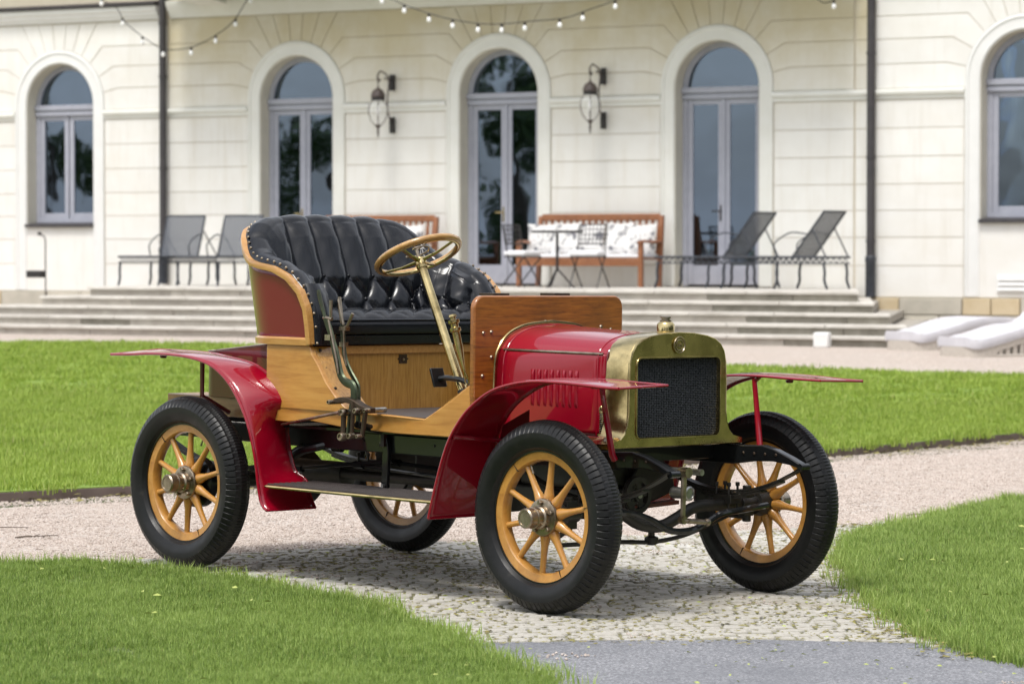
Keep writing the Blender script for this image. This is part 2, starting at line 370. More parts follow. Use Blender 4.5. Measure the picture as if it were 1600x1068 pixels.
# ------------------------------------------------------------------ the ground
def hgt(x, y):
    """Terrain height: a slightly tilted drive under the car, rising gently to the level terrace foot."""
    p = -(.01182*x + .00657*y); s = y*.874 - x*.486; t = np.clip((s-9)/17, 0, 1); t = t*t*(3-2*t)
    p = np.clip(p, -.25, .25) - .0105
    return p*(1-t) + .20*t
def H(x, y): return float(hgt(np.float64(x), np.float64(y)))
def grid_sheet(name, m, xs, ys, dz=0., poly=None, kind='structure'):
    X, Y = np.meshgrid(xs, ys); Z = hgt(X, Y) + dz
    V = np.stack([X, Y, Z], -1).reshape(-1, 3); nx, ny = len(xs), len(ys)
    F = [(j*nx+i, j*nx+i+1, (j+1)*nx+i+1, (j+1)*nx+i) for j in range(ny-1) for i in range(nx-1)]
    b = MB(); b.v = [tuple(v) for v in V]; b.f = F; return b.build(name, m, kind=kind)
def poly_sheet(name, m, poly, dz, step=.5, kind='structure', skirt=0.):
    """A sheet with the outline of poly that follows the terrain."""
    bm = bmesh.new(); vs = [bm.verts.new((x, y, 0)) for x, y in poly]; bm.faces.new(vs)
    xs = [p[0] for p in poly]; ys = [p[1] for p in poly]
    for ax, lo, hi in ((0, min(xs), max(xs)), (1, min(ys), max(ys))):
        v = math.ceil(lo/step)*step
        while v < hi:
            co = (v, 0, 0) if ax == 0 else (0, v, 0); no = (1, 0, 0) if ax == 0 else (0, 1, 0)
            bmesh.ops.bisect_plane(bm, geom=bm.verts[:]+bm.edges[:]+bm.faces[:], plane_co=co, plane_no=no); v += step
    for v in bm.verts: v.co.z = H(v.co.x, v.co.y)+dz
    if skirt:
        ed = [e for e in bm.edges if e.is_boundary]; r = bmesh.ops.extrude_edge_only(bm, edges=ed)
        for v in r['geom']:
            if isinstance(v, bmesh.types.BMVert): v.co.z -= skirt
    bmesh.ops.recalc_face_normals(bm, faces=bm.faces); bmesh.ops.triangulate(bm, faces=bm.faces)
    me = bpy.data.meshes.new(name); bm.to_mesh(me); bm.free(); me.materials.append(M[m])
    up_ = sum(p.normal.z*p.area for p in me.polygons)
    if up_ < 0: me.flip_normals()
    o = bpy.data.objects.new(name, me); col.objects.link(o); o['kind'] = kind; return o

axx = np.concatenate([[-900, -400, -180, -90], np.arange(-60, 30, 1.0), [45, 80, 160, 400, 900]])
axy = np.concatenate([[-900, -400, -150, -60], np.arange(-30, 40, 1.0), [60, 120, 400, 900]])
grid_sheet('ground', 'meadow', axx, axy)
GPATH = [(-16, -16), (-9.5, -14), (-6.3, -8), (-5.0, -3.8), (-2.8, 1.9), (-2.5, 2.8), (-1.6, 5.6), (-.7, 8.7), (-.5, 10.2), (-.3, 11.9), (.2, 15), (.7, 19.3), (-3.4, 19.05), (-4.8, 18.9), (-6.7, 18.7), (-10.1, 19.85), (-14.9, 20.6), (-17.8, 20.0), (-26, 18.7), (-36, 16.7), (-45, 16), (-45, 31.4), (4, 31.4), (5, 22), (4.5, 12), (5, 8), (8, 7), (8, -1), (14, -3), (14, -8), (9, -13), (3, -14), (-4, -9.5), (-7, -9)]

GL = [(-5, -4.2), (-3, -2.65), (-1.6, -1.62), (-.9, -1.1), (-.69, -.8), (-.19, -.87), (.48, -1.09), (1.23, -1.45), (1.76, -1.89), (2.11, -2.25), (2.5, -2.65), (2.84, -2.93), (3.05, -3.15), (3.5, -3.9), (3.4, -5.2), (2, -8), (-3, -9), (-7, -7)]
GR = [(1.30, 8.2), (1.49, 5.71), (1.53, 4.56), (1.63, 3.34), (1.69, 2.67), (1.97, 1.81), (2.43, .85), (2.93, -.07), (3.45, -.93), (3.81, -1.4), (4.2, -1.7), (4.9, -1.95), (6.2, -1.9), (8.5, 0), (8.5, 6), (5, 9.5)]
COB = [(-5, -4.5), (-1.9, -1.9), (-.95, -1.03), (-.59, -.54), (-.36, .17), (-.16, .78), (.1, 1.19), (.66, 2.07), (.92, 2.45), (1.3, 3.23), (1.39, 3.65), (1.75, 4.4), (2.6, 3.2), (3.9, -.6), (3.9, -1.35), (3.58, -1.28), (3.08, -1.51), (2.69, -1.79), (2.21, -2.25), (1.6, -2.9), (-1, -3.2), (-4, -5)]
ASP = [(1.6, -2.9), (2.21, -2.25), (2.69, -1.79), (3.08, -1.51), (3.58, -1.28), (3.9, -1.1), (5.0, -1.3), (9, -1.0), (14, -3), (12, -14), (4, -14), (1.2, -6)]
LAWN = [(-9, -14), (-5.2, -3.8), (-3.2, 1.81), (-2.89, 2.75), (-2.0, 5.65), (-1.07, 8.74), (-.90, 10.25), (-.68, 11.9), (-.2, 15), (.3, 19.6), (-3.4, 19.35), (-4.8, 19.2), (-6.7, 19.0), (-10.1, 20.15), (-14.9, 20.9), (-17.8, 20.3), (-26, 19), (-36, 17), (-45, 8), (-40, -14)]
poly_sheet('gravel_path', 'gravel', GPATH, .003, step=1.0)
poly_sheet('asphalt_path', 'asphalt', ASP, .009)
bed = poly_sheet('cobbled_path', 'sett_bed', COB, .006)

# setts: one by one
rowd = Vector((math.cos(R(33)), math.sin(R(33)))); rown = Vector((-rowd.y, rowd.x))
sett_meshes = []
for k in range(8):
    b = MB(); w, d, h = .5, .5, 1
    c0 = [(-w, -d), (w, -d), (w, d), (-w, d)]; pts = []
    for (a, e), (a2, e2) in zip(c0, c0[1:]+c0[:1]):
        for t_ in (.14, .86): pts.append((a+(a2-a)*t_+random.uniform(-.03, .03), e+(e2-e)*t_+random.uniform(-.03, .03)))
    low = [(x, y, 0) for x, y in pts]; mid = [(x, y, .8) for x, y in pts]; top = [(x*.93, y*.93, 1+random.uniform(-.08, .08)) for x, y in pts]
    b.loft([low, mid, top], cap=False); b.add(top + [(0, 0, 1.02)], [(i, (i+1) % 8, 8) for i in range(8)])
    o = b.build('cobble', 'sett', smooth=45); me = o.data; bpy.data.objects.remove(o); sett_meshes.append(me)
cells = []
v = -6.0; row = 0
while v < 8:
    dv = random.uniform(.066, .082); u = -6 + random.uniform(0, .08)
    while u < 9:
        du = random.uniform(.075, .115)
        p = rowd*(u+du/2) + rown*(v+dv/2)
        if inside(COB, p.x, p.y) and not inside(GR, p.x, p.y) and not (inside(GL, p.x, p.y)) and p.x > -3.2:
            cells.append((p.x, p.y, du-.014, dv-.013))
        u += du
    v += dv; row += 1
def camdist(x, y): return (x-CAM.x)**2 + (y-CAM.y)**2
def inview(x, y, mar=1.04):
    d = Vector((x, y, 0))-CAM; z = d.dot(fw); return z > .5 and abs(d.dot(rt)/z*4916) < 800*mar and abs(d.dot(up)/z*4916) < 534*mar
cells.sort(key=lambda c: (not inview(c[0], c[1]), camdist(c[0], c[1])))
restb = MB()
for i, (x, y, du, dv) in enumerate(cells):
    me = random.choice(sett_meshes); hz = .0095+random.uniform(-.002, .0025); ang = R(33)+random.uniform(-.05, .05)
    tx, ty = random.uniform(-.03, .03), random.uniform(-.03, .03)
    if i < 300:
        o = bpy.data.objects.new('cobble', me); col.objects.link(o); o.parent = bed
        o.location = (x, y, H(x, y)-.002); o.scale = (du, dv, hz+.004); o.rotation_euler = (tx, ty, ang)
    else:
        mt = Matrix.Translation((x, y, H(x, y)-.002)) @ Matrix.Rotation(ang, 4, 'Z') @ Matrix.Rotation(tx, 4, 'X') @ Matrix.Diagonal((du, dv, hz+.004, 1))
        restb.add([mt @ v_.co for v_ in me.vertices], [tuple(p.vertices) for p in me.polygons])
restb.build('cobbles', 'sett', bed, smooth=45, kind='stuff')

lawn_l = poly_sheet('foreground_lawn', 'soil', GL, .022, skirt=.03)
lawn_r = poly_sheet('path_side_lawn', 'soil', GR, .022, skirt=.03)
lawn = poly_sheet('back_lawn', 'lawn_base', LAWN, .062, step=1.0, skirt=.07)
# steel edging of the back lawn
ep = LAWN[1:9]; pts = []
for (x0, y0), (x1, y1) in zip(ep[:-1], ep[1:]):
    n_ = max(1, int(math.hypot(x1-x0, y1-y0)/.5))
    for k in range(n_): pts.append((x0+(x1-x0)*k/n_, y0+(y1-y0)*k/n_))
b = MB(); rings = []
for i, (x, y) in enumerate(pts):
    a = pts[max(0, i-1)]; c = pts[min(len(pts)-1, i+1)]; d = Vector((c[0]-a[0], c[1]-a[1])).normalized(); n_ = Vector((d.y, -d.x)); z = H(x, y)
    rings.append([(x+n_.x*.004, y+n_.y*.004, z-.02), (x+n_.x*.02, y+n_.y*.02, z-.02), (x+n_.x*.02, y+n_.y*.02, z+.057), (x+n_.x*.004, y+n_.y*.004, z+.057)])
b.loft(rings); b.build('lawn_edging', 'edging', smooth=30, kind='structure')

# ---- instancing of ground cover with geometry nodes
def scatter(name, host_pts, rots, scales, src, parent=None, kind='stuff'):
    n_ = len(host_pts); me = bpy.data.meshes.new(name); me.vertices.add(n_); me.vertices.foreach_set('co', np.asarray(host_pts, np.float32).ravel())
    a = me.attributes.new('rot', 'FLOAT_VECTOR', 'POINT'); a.data.foreach_set('vector', np.asarray(rots, np.float32).ravel())
    a = me.attributes.new('scl', 'FLOAT', 'POINT'); a.data.foreach_set('value', np.asarray(scales, np.float32)); me.update()
    o = bpy.data.objects.new(name, me); col.objects.link(o); o['kind'] = kind
    if parent: o.parent = parent
    ng = bpy.data.node_groups.new(name+'_scatter', 'GeometryNodeTree')
    ng.interface.new_socket('Geometry', in_out='INPUT', socket_type='NodeSocketGeometry'); ng.interface.new_socket('Geometry', in_out='OUTPUT', socket_type='NodeSocketGeometry')
    N = ng.nodes; L = ng.links; i_ = N.new('NodeGroupInput'); o_ = N.new('NodeGroupOutput'); ip = N.new('GeometryNodeInstanceOnPoints')
    oi = N.new('GeometryNodeObjectInfo'); oi.inputs['Object'].default_value = src; oi.inputs['As Instance'].default_value = True; oi.transform_space = 'ORIGINAL'
    r1 = N.new('GeometryNodeInputNamedAttribute'); r1.data_type = 'FLOAT_VECTOR'; r1.inputs['Name'].default_value = 'rot'
    s1 = N.new('GeometryNodeInputNamedAttribute'); s1.data_type = 'FLOAT'; s1.inputs['Name'].default_value = 'scl'
    er = N.new('FunctionNodeEulerToRotation'); mp_ = N.new('GeometryNodeMeshToPoints')
    L.new(i_.outputs[0], mp_.inputs[0]); L.new(mp_.outputs[0], ip.inputs['Points']); L.new(oi.outputs['Geometry'], ip.inputs['Instance'])
    L.new(r1.outputs[0], er.inputs[0]); L.new(er.outputs[0], ip.inputs['Rotation']); L.new(s1.outputs[0], ip.inputs['Scale']); L.new(ip.outputs[0], o_.inputs[0])
    md = o.modifiers.new('scatter', 'NODES'); md.node_group = ng; return o
def blade_clump(name, n_, rad, h0, h1, w, lean, m, loc, parent):
    b = MB()
    for _ in range(n_):
        a = random.uniform(0, 2*PI); r_ = rad*math.sqrt(random.random()); x, y = r_*math.cos(a), r_*math.sin(a)
        h = random.uniform(h0, h1); d = random.uniform(0, 2*PI); ln = random.uniform(.1, lean)*h; dx, dy = math.cos(d), math.sin(d)
        wx, wy = -dy*w*.5, dx*w*.5; q = .45
        b.add([(x-wx, y-wy, -.01), (x+wx, y+wy, -.01), (x+dx*ln*.3+wx*.8, y+dy*ln*.3+wy*.8, h*q), (x+dx*ln*.3-wx*.8, y+dy*ln*.3-wy*.8, h*q), (x+dx*ln, y+dy*ln, h)],
              [(0, 1, 2, 3), (3, 2, 4)])
    o = b.build(name, m, parent, smooth=0, kind='stuff'); o.location = loc; return o
def fill(poly, dens, jitter=True, view=True, dz=.0, mask=None, mar=1.45):
    xs = [p[0] for p in poly]; ys = [p[1] for p in poly]; A = (max(xs)-min(xs))*(max(ys)-min(ys)); n_ = int(A*dens)
    X = rng.uniform(min(xs), max(xs), n_); Y = rng.uniform(min(ys), max(ys), n_); k = inside_np(poly, X, Y)
    if view:
        DX, DY, DZ = X-CAM.x, Y-CAM.y, -CAM.z; z = DX*fw.x+DY*fw.y+DZ*fw.z; u = (DX*rt.x+DY*rt.y)/z*4916; w = (DX*up.x+DY*up.y+DZ*up.z)/z*4916
        k &= (z > .5) & (np.abs(u) < 800*mar+150) & (np.abs(w) < 534*mar+120)
    if mask is not None: k &= mask(X, Y)
    X, Y = X[k], Y[k]; return X, Y, hgt(X, Y)+dz
def scatter_poly(name, poly, dens, src, parent, dz, smin, smax, tilt=.12, **kw):
    X, Y, Z = fill(poly, dens, dz=dz, **kw); n_ = len(X)
    rot = np.stack([rng.uniform(-tilt, tilt, n_), rng.uniform(-tilt, tilt, n_), rng.uniform(0, 2*PI, n_)], -1)
    patch = .5+.5*np.sin(X*2.1+1.3*np.sin(Y*1.7))*np.sin(Y*2.7+.8*np.sin(X*3.1))
    s = rng.uniform(smin, smax, n_)*(.86+.28*patch)
    return scatter(name, np.stack([X, Y, Z], -1), rot, s, src, parent)
c1 = blade_clump('grass_tuft', 64, .055, .015, .036, .0026, .9, 'grass_near', (1.0, -2.6, H(1, -2.6)+.02), lawn_l)
scatter_poly('grass', GL, 620, c1, lawn_l, .018, .75, 1.15)
c2 = blade_clump('grass_tuft', 64, .06, .018, .042, .0028, .9, 'grass_near', (2.6, 1.6, H(2.6, 1.6)+.02), lawn_r)
scatter_poly('grass', GR, 520, c2, lawn_r, .018, .8, 1.2)
# taller uncut blades along the edges
def edge_tufts(poly, i0, i1, src, parent, dens=26, spread=.05, s0=1.1, s1=1.75, name='edge_grass'):
    P = []
    for (x0, y0), (x1, y1) in zip(poly[i0:i1], poly[i0+1:i1+1]):
        L_ = math.hypot(x1-x0, y1-y0)
        for _ in range(int(L_*dens)):
            t_ = random.random(); P.append((x0+(x1-x0)*t_+random.gauss(0, spread), y0+(y1-y0)*t_+random.gauss(0, spread)))
    P = np.array(P); n_ = len(P); rot = np.stack([rng.uniform(-.3, .3, n_), rng.uniform(-.3, .3, n_), rng.uniform(0, 6.28, n_)], -1)
    return scatter(name, np.column_stack([P, hgt(P[:, 0], P[:, 1])+.012]), rot, rng.uniform(s0, s1, n_), src, parent)
c3 = blade_clump('edge_tuft', 14, .035, .024, .05, .0028, .8, 'grass_near', (.2, -1.2, H(.2, -1.2)+.02), lawn_l)
edge_tufts(GL, 2, 12, c3, lawn_l, 60, .045)
edge_tufts(GR, 1, 10, c3, lawn_r, 46, .05)
c4 = blade_clump('lawn_tuft', 60, .11, .03, .06, .006, .8, 'grass_far', (-3.5, 4, H(-3.5, 4)+.058), lawn)
scatter_poly('lawn_grass', LAWN, 85, c4, lawn, .056, .8, 1.15, mask=lambda X, Y: (Y*.874-X*.486) < 14.)
c5 = blade_clump('far_lawn_tuft', 60, .2, .025, .055, .012, .8, 'grass_far', (-9, 12, H(-9, 12)+.058), lawn)
scatter_poly('far_lawn_grass', LAWN, 26, c5, lawn, .056, .8, 1.15, mask=lambda X, Y: (Y*.874-X*.486) >= 13.6)
# pebbles on the gravel
pb = MB()
for _ in range(26):
    x, y = random.uniform(-.08, .08), random.uniform(-.08, .08); s_ = random.uniform(.004, .009); a = random.uniform(0, 6.28)
    vs_ = [(1, 0, 0), (0, 1, .1), (-1, 0, 0), (0, -1, .1), (0, 0, .8), (0, 0, -.6)]; q = Matrix.Rotation(a, 3, 'Z') @ Matrix.Rotation(random.uniform(-.5, .5), 3, 'X')
    pb.add([tuple(Vector((x, y, s_*.3))+q @ Vector((p[0]*s_*random.uniform(.8, 1.2), p[1]*s_*.8, p[2]*s_))) for p in vs_], [(0, 1, 4), (1, 2, 4), (2, 3, 4), (3, 0, 4), (1, 0, 5), (2, 1, 5), (3, 2, 5), (0, 3, 5)])
peb = pb.build('pebble_cluster', 'pebble', smooth=0, kind='stuff'); peb.location = (-1.5, 2.5, H(-1.5, 2.5)+.002)
GRAV = [(-6, -5), (-1.9, -1.9), (-.95, -1.03), (-.36, .17), (.1, 1.19), (.92, 2.45), (1.39, 3.65), (2, 5), (1.5, 12), (.5, 15), (-.2, 15), (-.68, 11.9), (-1.07, 8.74), (-3.2, 1.81), (-6, -4)]
scatter_poly('gravel_stones', GRAV, 130, peb, None, .001, .8, 1.3, tilt=0)
# leaf litter, fallen blossom, twigs
lb = MB()
for _ in range(9):
    x, y = random.uniform(-.11, .11), random.uniform(-.11, .11); a = random.uniform(0, 6.28); L_ = random.uniform(.006, .016); w = L_*random.uniform(.15, .5)
    ca, sa = math.cos(a), math.sin(a)
    lb.add([(x-ca*L_, y-sa*L_, .001), (x-sa*w, y+ca*w, .004), (x+ca*L_, y+sa*L_, .002), (x+sa*w, y-ca*w, .001)], [(0, 1, 2, 3)])
lf = lb.build('fallen_leaves', 'leaf_litter', smooth=0, kind='stuff'); lf.location = (2.0, .2, H(2, .2)+.022)
scatter_poly('leaf_litter', COB, 62, lf, None, .011, .6, 1.4, tilt=.02)
def nearedge(X, Y):
    k = np.zeros(X.shape, bool)
    for (x0, y0) in GR[3:10]+[((a[0]+b_[0])/2, (a[1]+b_[1])/2) for a, b_ in zip(GR[3:9], GR[4:10])]: k |= (X-x0)**2+(Y-y0)**2 < .2**2
    return k & ~inside_np(GR, X, Y)
scatter_poly('edge_litter', [(1, -2), (4.5, -2), (4.5, 4), (1, 4)], 150, lf, None, .012, .8, 1.6, mask=nearedge)
lb2 = MB()
for _ in range(4):
    x, y = random.uniform(-.2, .2), random.uniform(-.2, .2); a = random.uniform(0, 6.28); ca, sa = math.cos(a), math.sin(a)
    lb2.add([(x-ca*.014, y-sa*.014, .003), (x-sa*.005, y+ca*.005, .008), (x+ca*.014, y+sa*.014, .003), (x+sa*.004, y-ca*.004, .002)], [(0, 1, 2, 3)])
lf2 = lb2.build('fallen_blossom', 'litter_green', smooth=0, kind='stuff'); lf2.location = (3.2, -1.9, H(3.2, -1.9)+.012)
scatter_poly('blossom_litter', COB, 7, lf2, None, .012, .6, 1.1); scatter_poly('blossom_litter', ASP, 5, lf2, None, .008, .6, 1.1)
scatter_poly('blossom_litter', GL, .5, lf2, None, .05, .8, 1.5); scatter_poly('blossom_litter', GR, 1.0, lf2, None, .05, .8, 1.5)
scatter_poly('stray_gravel', ASP, 1.6, peb, None, .010, .6, 1.0, tilt=0); scatter_poly('stray_gravel', COB, 3.0, peb, None, .0125, .6, 1.0, tilt=0)
scatter_poly('edge_litter', [(2.0, -2.6), (4.2, -1.6), (4.0, -.7), (1.9, -2.1)], 260, lf, None, .011, .6, 1.3, mask=lambda X, Y: np.abs((Y+1.28)-(X-3.58)*.66+np.where(X < 3.58, (3.58-X)*.0, 0)) < .035+.02*np.sin(X*17))
def along(poly_, i0, i1, w):
    def f(X, Y):
        k = np.zeros(X.shape, bool)
        for (x0, y0), (x1, y1) in zip(poly_[i0:i1], poly_[i0+1:i1+1]):
            for t_ in np.linspace(0, 1, 14): k |= (X-(x0+(x1-x0)*t_))**2+(Y-(y0+(y1-y0)*t_))**2 < (w*(.6+.8*random.random()))**2
        return k
    return f
scatter_poly('edge_litter', [(-4, 1), (1, 1), (1, 13), (-4, 13)], 120, lf, None, .006, .8, 1.8, mask=along(LAWN, 2, 7, .16))
w_ = blade_clump('edge_weed', 12, .04, .02, .06, .004, 1.2, 'grass_near', (-2.75, 2.6, H(-2.75, 2.6)), lawn)
scatter_poly('edge_weeds', [(-4, 1), (1, 1), (1, 13), (-4, 13)], 9, w_, lawn, .0, .6, 1.3, mask=along(LAWN, 2, 7, .10))
for (x, y, a, s_, lab) in [(-2.3, .25, .5, 1.2, 'crooked dark twig lying on the gravel at the left edge'), (-1.75, .1, .9, .7, 'short thin twig lying on the gravel left of the rear wheel'), (1.35, 4.2, 1.2, .6, 'small dry twig lying on the gravel right of the far front wheel')]:
    b = MB(); p0 = [(0, 0, .008), (.08, .01, .014), (.15, .045, .008), (.24, .03, .012), (.33, .09, .006)]
    b.tube([tuple(c*s_ for c in p) for p in p0], [.005, .005, .004, .003, .002], 6); b.tube([(.15*s_, .045*s_, .008), (.20*s_, .10*s_, .012)], .002, 5)
    o = b.build('twig', 'twig'); o.location = (x, y, H(x, y)+.002); o.rotation_euler = (0, 0, a); tag(o, lab, 'twig', 'twigs on the gravel')

# ------------------------------------------------------------------ the villa
YF = 31.5; ZT = .90; ZG = .20
villa = thing('villa', 'long cream stucco villa with five arched openings, stone courses and grey framed glass doors', 'building', (-16.65, YF, ZG))
VO = Vector((-16.65, YF, ZG))
vroot = bpy.data.objects.new('facade', None)   # (kept out: parts sit directly on the villa)
bpy.data.objects.remove(vroot)
def vb(b, *a, **k):
    b.v = [(x-VO.x, y-VO.y, z-VO.z) for x, y, z in b.v]; return b.build(*a, parent=villa, **k)
XC = [-25.36, -20.49, -16.65, -12.80, -7.80]; KIND = ['window', 'door', 'door', 'door', 'window']
HW, HO, ZS, ZTOP = .72, .95, 3.97, 8.2
PIPE_L, PIPE_R = -23.1, -10.2
ZB = {'window': 1.92, 'door': ZT+.01}
# wall behind the blocks
wb = MB(); x_prev = -40.0; dep = .45; yb = YF+.014
def wbox(x0, x1, z0, z1): wb.box((x0, yb, z0), (x1, YF+dep, z1))
for xc, kd in zip(XC, KIND):
    wbox(x_prev, xc-HW, 0, ZTOP); wbox(xc-HW, xc+HW, 0, ZB[kd]-.02)
    n = 24
    for i in range(n):
        a0, a1 = PI-PI*i/n, PI-PI*(i+1)/n; xa, xb = xc+HW*math.cos(a0), xc+HW*math.cos(a1); za, zb_ = ZS+HW*math.sin(a0), ZS+HW*math.sin(a1)
        wb.prism([(xa, za), (xb, zb_), (xb, ZTOP), (xa, ZTOP)], yb, YF+dep)
    x_prev = xc+HW
wbox(x_prev, 8.0, 0, ZTOP)
vb(wb, 'wall', 'stucco_back', smooth=20)
# blocks of the rusticated stucco
def block(poly, m, y=YF, d=.018, gap=.0075, name='stucco_block'):
    bm = bmesh.new(); f = bm.faces.new([bm.verts.new((p[0]-VO.x, p[1]-VO.z, 0)) for p in poly])
    f.normal_update(); r = bmesh.ops.inset_individual(bm, faces=[f], thickness=gap)
    bmesh.ops.delete(bm, geom=r['faces'], context='FACES')
    fs = [(v.co.x, v.co.y) for v in f.verts]
    bm.free()
    b = MB(); y0 = y-VO.y+random.uniform(-.0015, .0015); cx = sum(p[0] for p in fs)/len(fs); cz = sum(p[1] for p in fs)/len(fs)
    k = .006; n_ = len(fs)
    b.v = [(x, y0+d, z) for x, z in fs]+[(x, y0+k, z) for x, z in fs]
    bm = bmesh.new(); f = bm.faces.new([bm.verts.new((x, z, 0)) for x, z in fs]); f.normal_update(); bmesh.ops.inset_individual(bm, faces=[f], thickness=.006)
    f.normal_update(); inn = [(v.co.x, v.co.y) for v in f.verts]; bm.free()
    # match order by nearest start
    j0 = min(range(n_), key=lambda j: (inn[j][0]-fs[0][0])**2+(inn[j][1]-fs[0][1])**2); inn = inn[j0:]+inn[:j0]
    b.v += [(x, y0, z) for x, z in inn]
    for a in (0, 1): b.f += [(a*n_+i, a*n_+(i+1) % n_, (a+1)*n_+(i+1) % n_, (a+1)*n_+i) for i in range(n_)]
    b.f.append(tuple(range(2*n_, 3*n_)))
    return b.build(name, m, villa, smooth=0)
TH = [12, 29, 47]; ZJ = [4.235, 4.607, 4.95]; LOWJ = [ZT-.14, 1.231, 1.653, 2.055, 2.447, 2.859, 3.279, 3.70]
ZR = 5.37
def pol(xc, sgn, th, r): return (xc+sgn*r*math.cos(R(th)), ZS+r*math.sin(R(th)))
def arcpts(xc, sgn, t0, t1, r=HO, n=4): return [pol(xc, sgn, t0+(t1-t0)*i/n, r) for i in range(n+1)]
def rad_to(xc, sgn, th, z): return pol(xc, sgn, th, (z-ZS)/math.sin(R(th)))
def bay(xl, xr, m, cl=True, cr_=True):
    """courses between the arch centred xl and the arch centred xr (cl / cr_ False: a straight end there)"""
    L0 = xl+HO+.012 if cl else xl; R0 = xr-HO-.012 if cr_ else xr
    for z0, z1 in zip(LOWJ[:-1], LOWJ[1:]): block([(L0, z0), (R0, z0), (R0, z1), (L0, z1)], m)
    edges = [(3.87, 0)]+list(zip(ZJ, TH))+[(ZR, 60)]
    for (z0, t0), (z1, t1) in zip(edges[:-1], edges[1:]):
        P = []
        # bottom edge left to right
        def lowpt(side):
            xc, sg = (xl, 1) if side == 'l' else (xr, -1)
            has = cl if side == 'l' else cr_
            if not has: return [(xc, z0)]
            if t0 == 0: return [(xc+sg*HO, z0)]
            return [pol(xc, sg, t0, HO), rad_to(xc, sg, t0, z0)]
        def hipt(side):
            xc, sg = (xl, 1) if side == 'l' else (xr, -1)
            has = cl if side == 'l' else cr_
            if not has: return [(xc, z1)]
            return [rad_to(xc, sg, t1, z1), pol(xc, sg, t1, HO)]
        def arc(side):
            xc, sg = (xl, 1) if side == 'l' else (xr, -1)
            has = cl if side == 'l' else cr_
            if not has: return []
            return arcpts(xc, sg, t1, t0, n=3)[1:-1]
        P = lowpt('l') + list(reversed(lowpt('r'))) + list(reversed(arc('r'))) + list(reversed(hipt('r'))) + hipt('l') + arc('l')
        block(P, m)
def fan(xc, m):
    T = [60, 72, 84, 96, 108, 120]
    for a, b_ in zip(T[:-1], T[1:]):
        def top(th): s_ = math.sin(R(th)); r_ = (ZR-ZS)/s_; return (xc+r_*math.cos(R(th)), ZR)
        P = [pol(xc, 1, a, HO), top(a), top(b_), pol(xc, 1, b_, HO), pol(xc, 1, (a+b_)/2, HO)]; block(P, m)
SM, SP = 'stucco_stained', 'stucco_plain'
bay(-39.9, XC[0], SP, False, True); bay(XC[0], PIPE_L+.02, SP, True, False); bay(PIPE_L+.02, XC[1], SM, False, True)
bay(XC[1], XC[2], SM); bay(XC[2], XC[3], SM); bay(XC[3], PIPE_R-.32, SM, True, False)
bay(PIPE_R-.30, PIPE_R+.02, SM, False, False); bay(PIPE_R+.02, XC[4], SP, False, True); bay(XC[4], 7.9, SP, True, False)
for xc, mm in zip(XC, (SP, SM, SM, SM, SP)): fan(xc, mm)
# under the two windows the wall is smooth
for xc in (XC[0], XC[4]): block([(xc-HO+.0, .76), (xc+HO, .76), (xc+HO, 1.90), (xc-HO, 1.90)], SP)
# string course (moulding) and its piers, in the gaps between openings
spans = [(-39.9, XC[0]-HO-.002), (XC[0]+HO+.002, XC[1]-HO-.002), (XC[1]+HO+.002, XC[2]-HO-.002), (XC[2]+HO+.002, XC[3]-HO-.002), (XC[3]+HO+.002, XC[4]-HO-.002), (XC[4]+HO+.002, 7.9)]
for x0, x1 in spans:
    b = MB(); prof = [(YF+.012, 3.71), (YF-.012, 3.715), (YF-.014, 3.775), (YF-.055, 3.79), (YF-.06, 3.83), (YF-.045, 3.86), (YF+.012, 3.868)]
    b.prism([(y, z) for y, z in prof], x0, x1, 'yz'); vb(b, 'string_course', 'trim_cream', smooth=30)
# archivolts, reveals
for xc, kd in zip(XC, KIND):
    z0 = ZB[kd] if kd == 'door' else .78
    path = lambda r: [(xc-r, z0)] + [(xc-r*math.cos(PI*i/28), ZS+r*math.sin(PI*i/28)) for i in range(29)] + [(xc+r, z0)]
    b = MB(); prof = [(HO, YF+.012), (HO, YF-.018), (HO-.05, YF-.03), (HO-.06, YF-.014), (HW+.05, YF-.012), (HW+.02, YF-.018), (HW, YF-.004), (HW, YF+.012)]
    rings = []
    P = {r_: path(r_) for r_, _ in prof}
    for i in range(31): rings.append([(P[r_][i][0], y_, P[r_][i][1]) for r_, y_ in prof])
    b.loft(rings); vb(b, 'archivolt', 'trim_white' if kd == 'window' else 'trim_cream', smooth=35)
    b = MB(); Q = path(HW-.001); zz = ZB[kd]
    Q[0] = (Q[0][0], zz); Q[-1] = (Q[-1][0], zz); Q2 = path(HW-.013); Q2[0] = (Q2[0][0], zz); Q2[-1] = (Q2[-1][0], zz)
    b.loft([[(Q[i][0], YF+.0125, Q[i][1]), (Q[i][0], YF+.34, Q[i][1]), (Q2[i][0], YF+.34, Q2[i][1]), (Q2[i][0], YF+.0125, Q2[i][1])] for i in range(31)]); vb(b, 'reveal', 'reveal_stone', smooth=35)
def bar(b, x0, x1, z0, z1, y0, y1): b.box((x0, y0, z0), (x1, y1, z1))
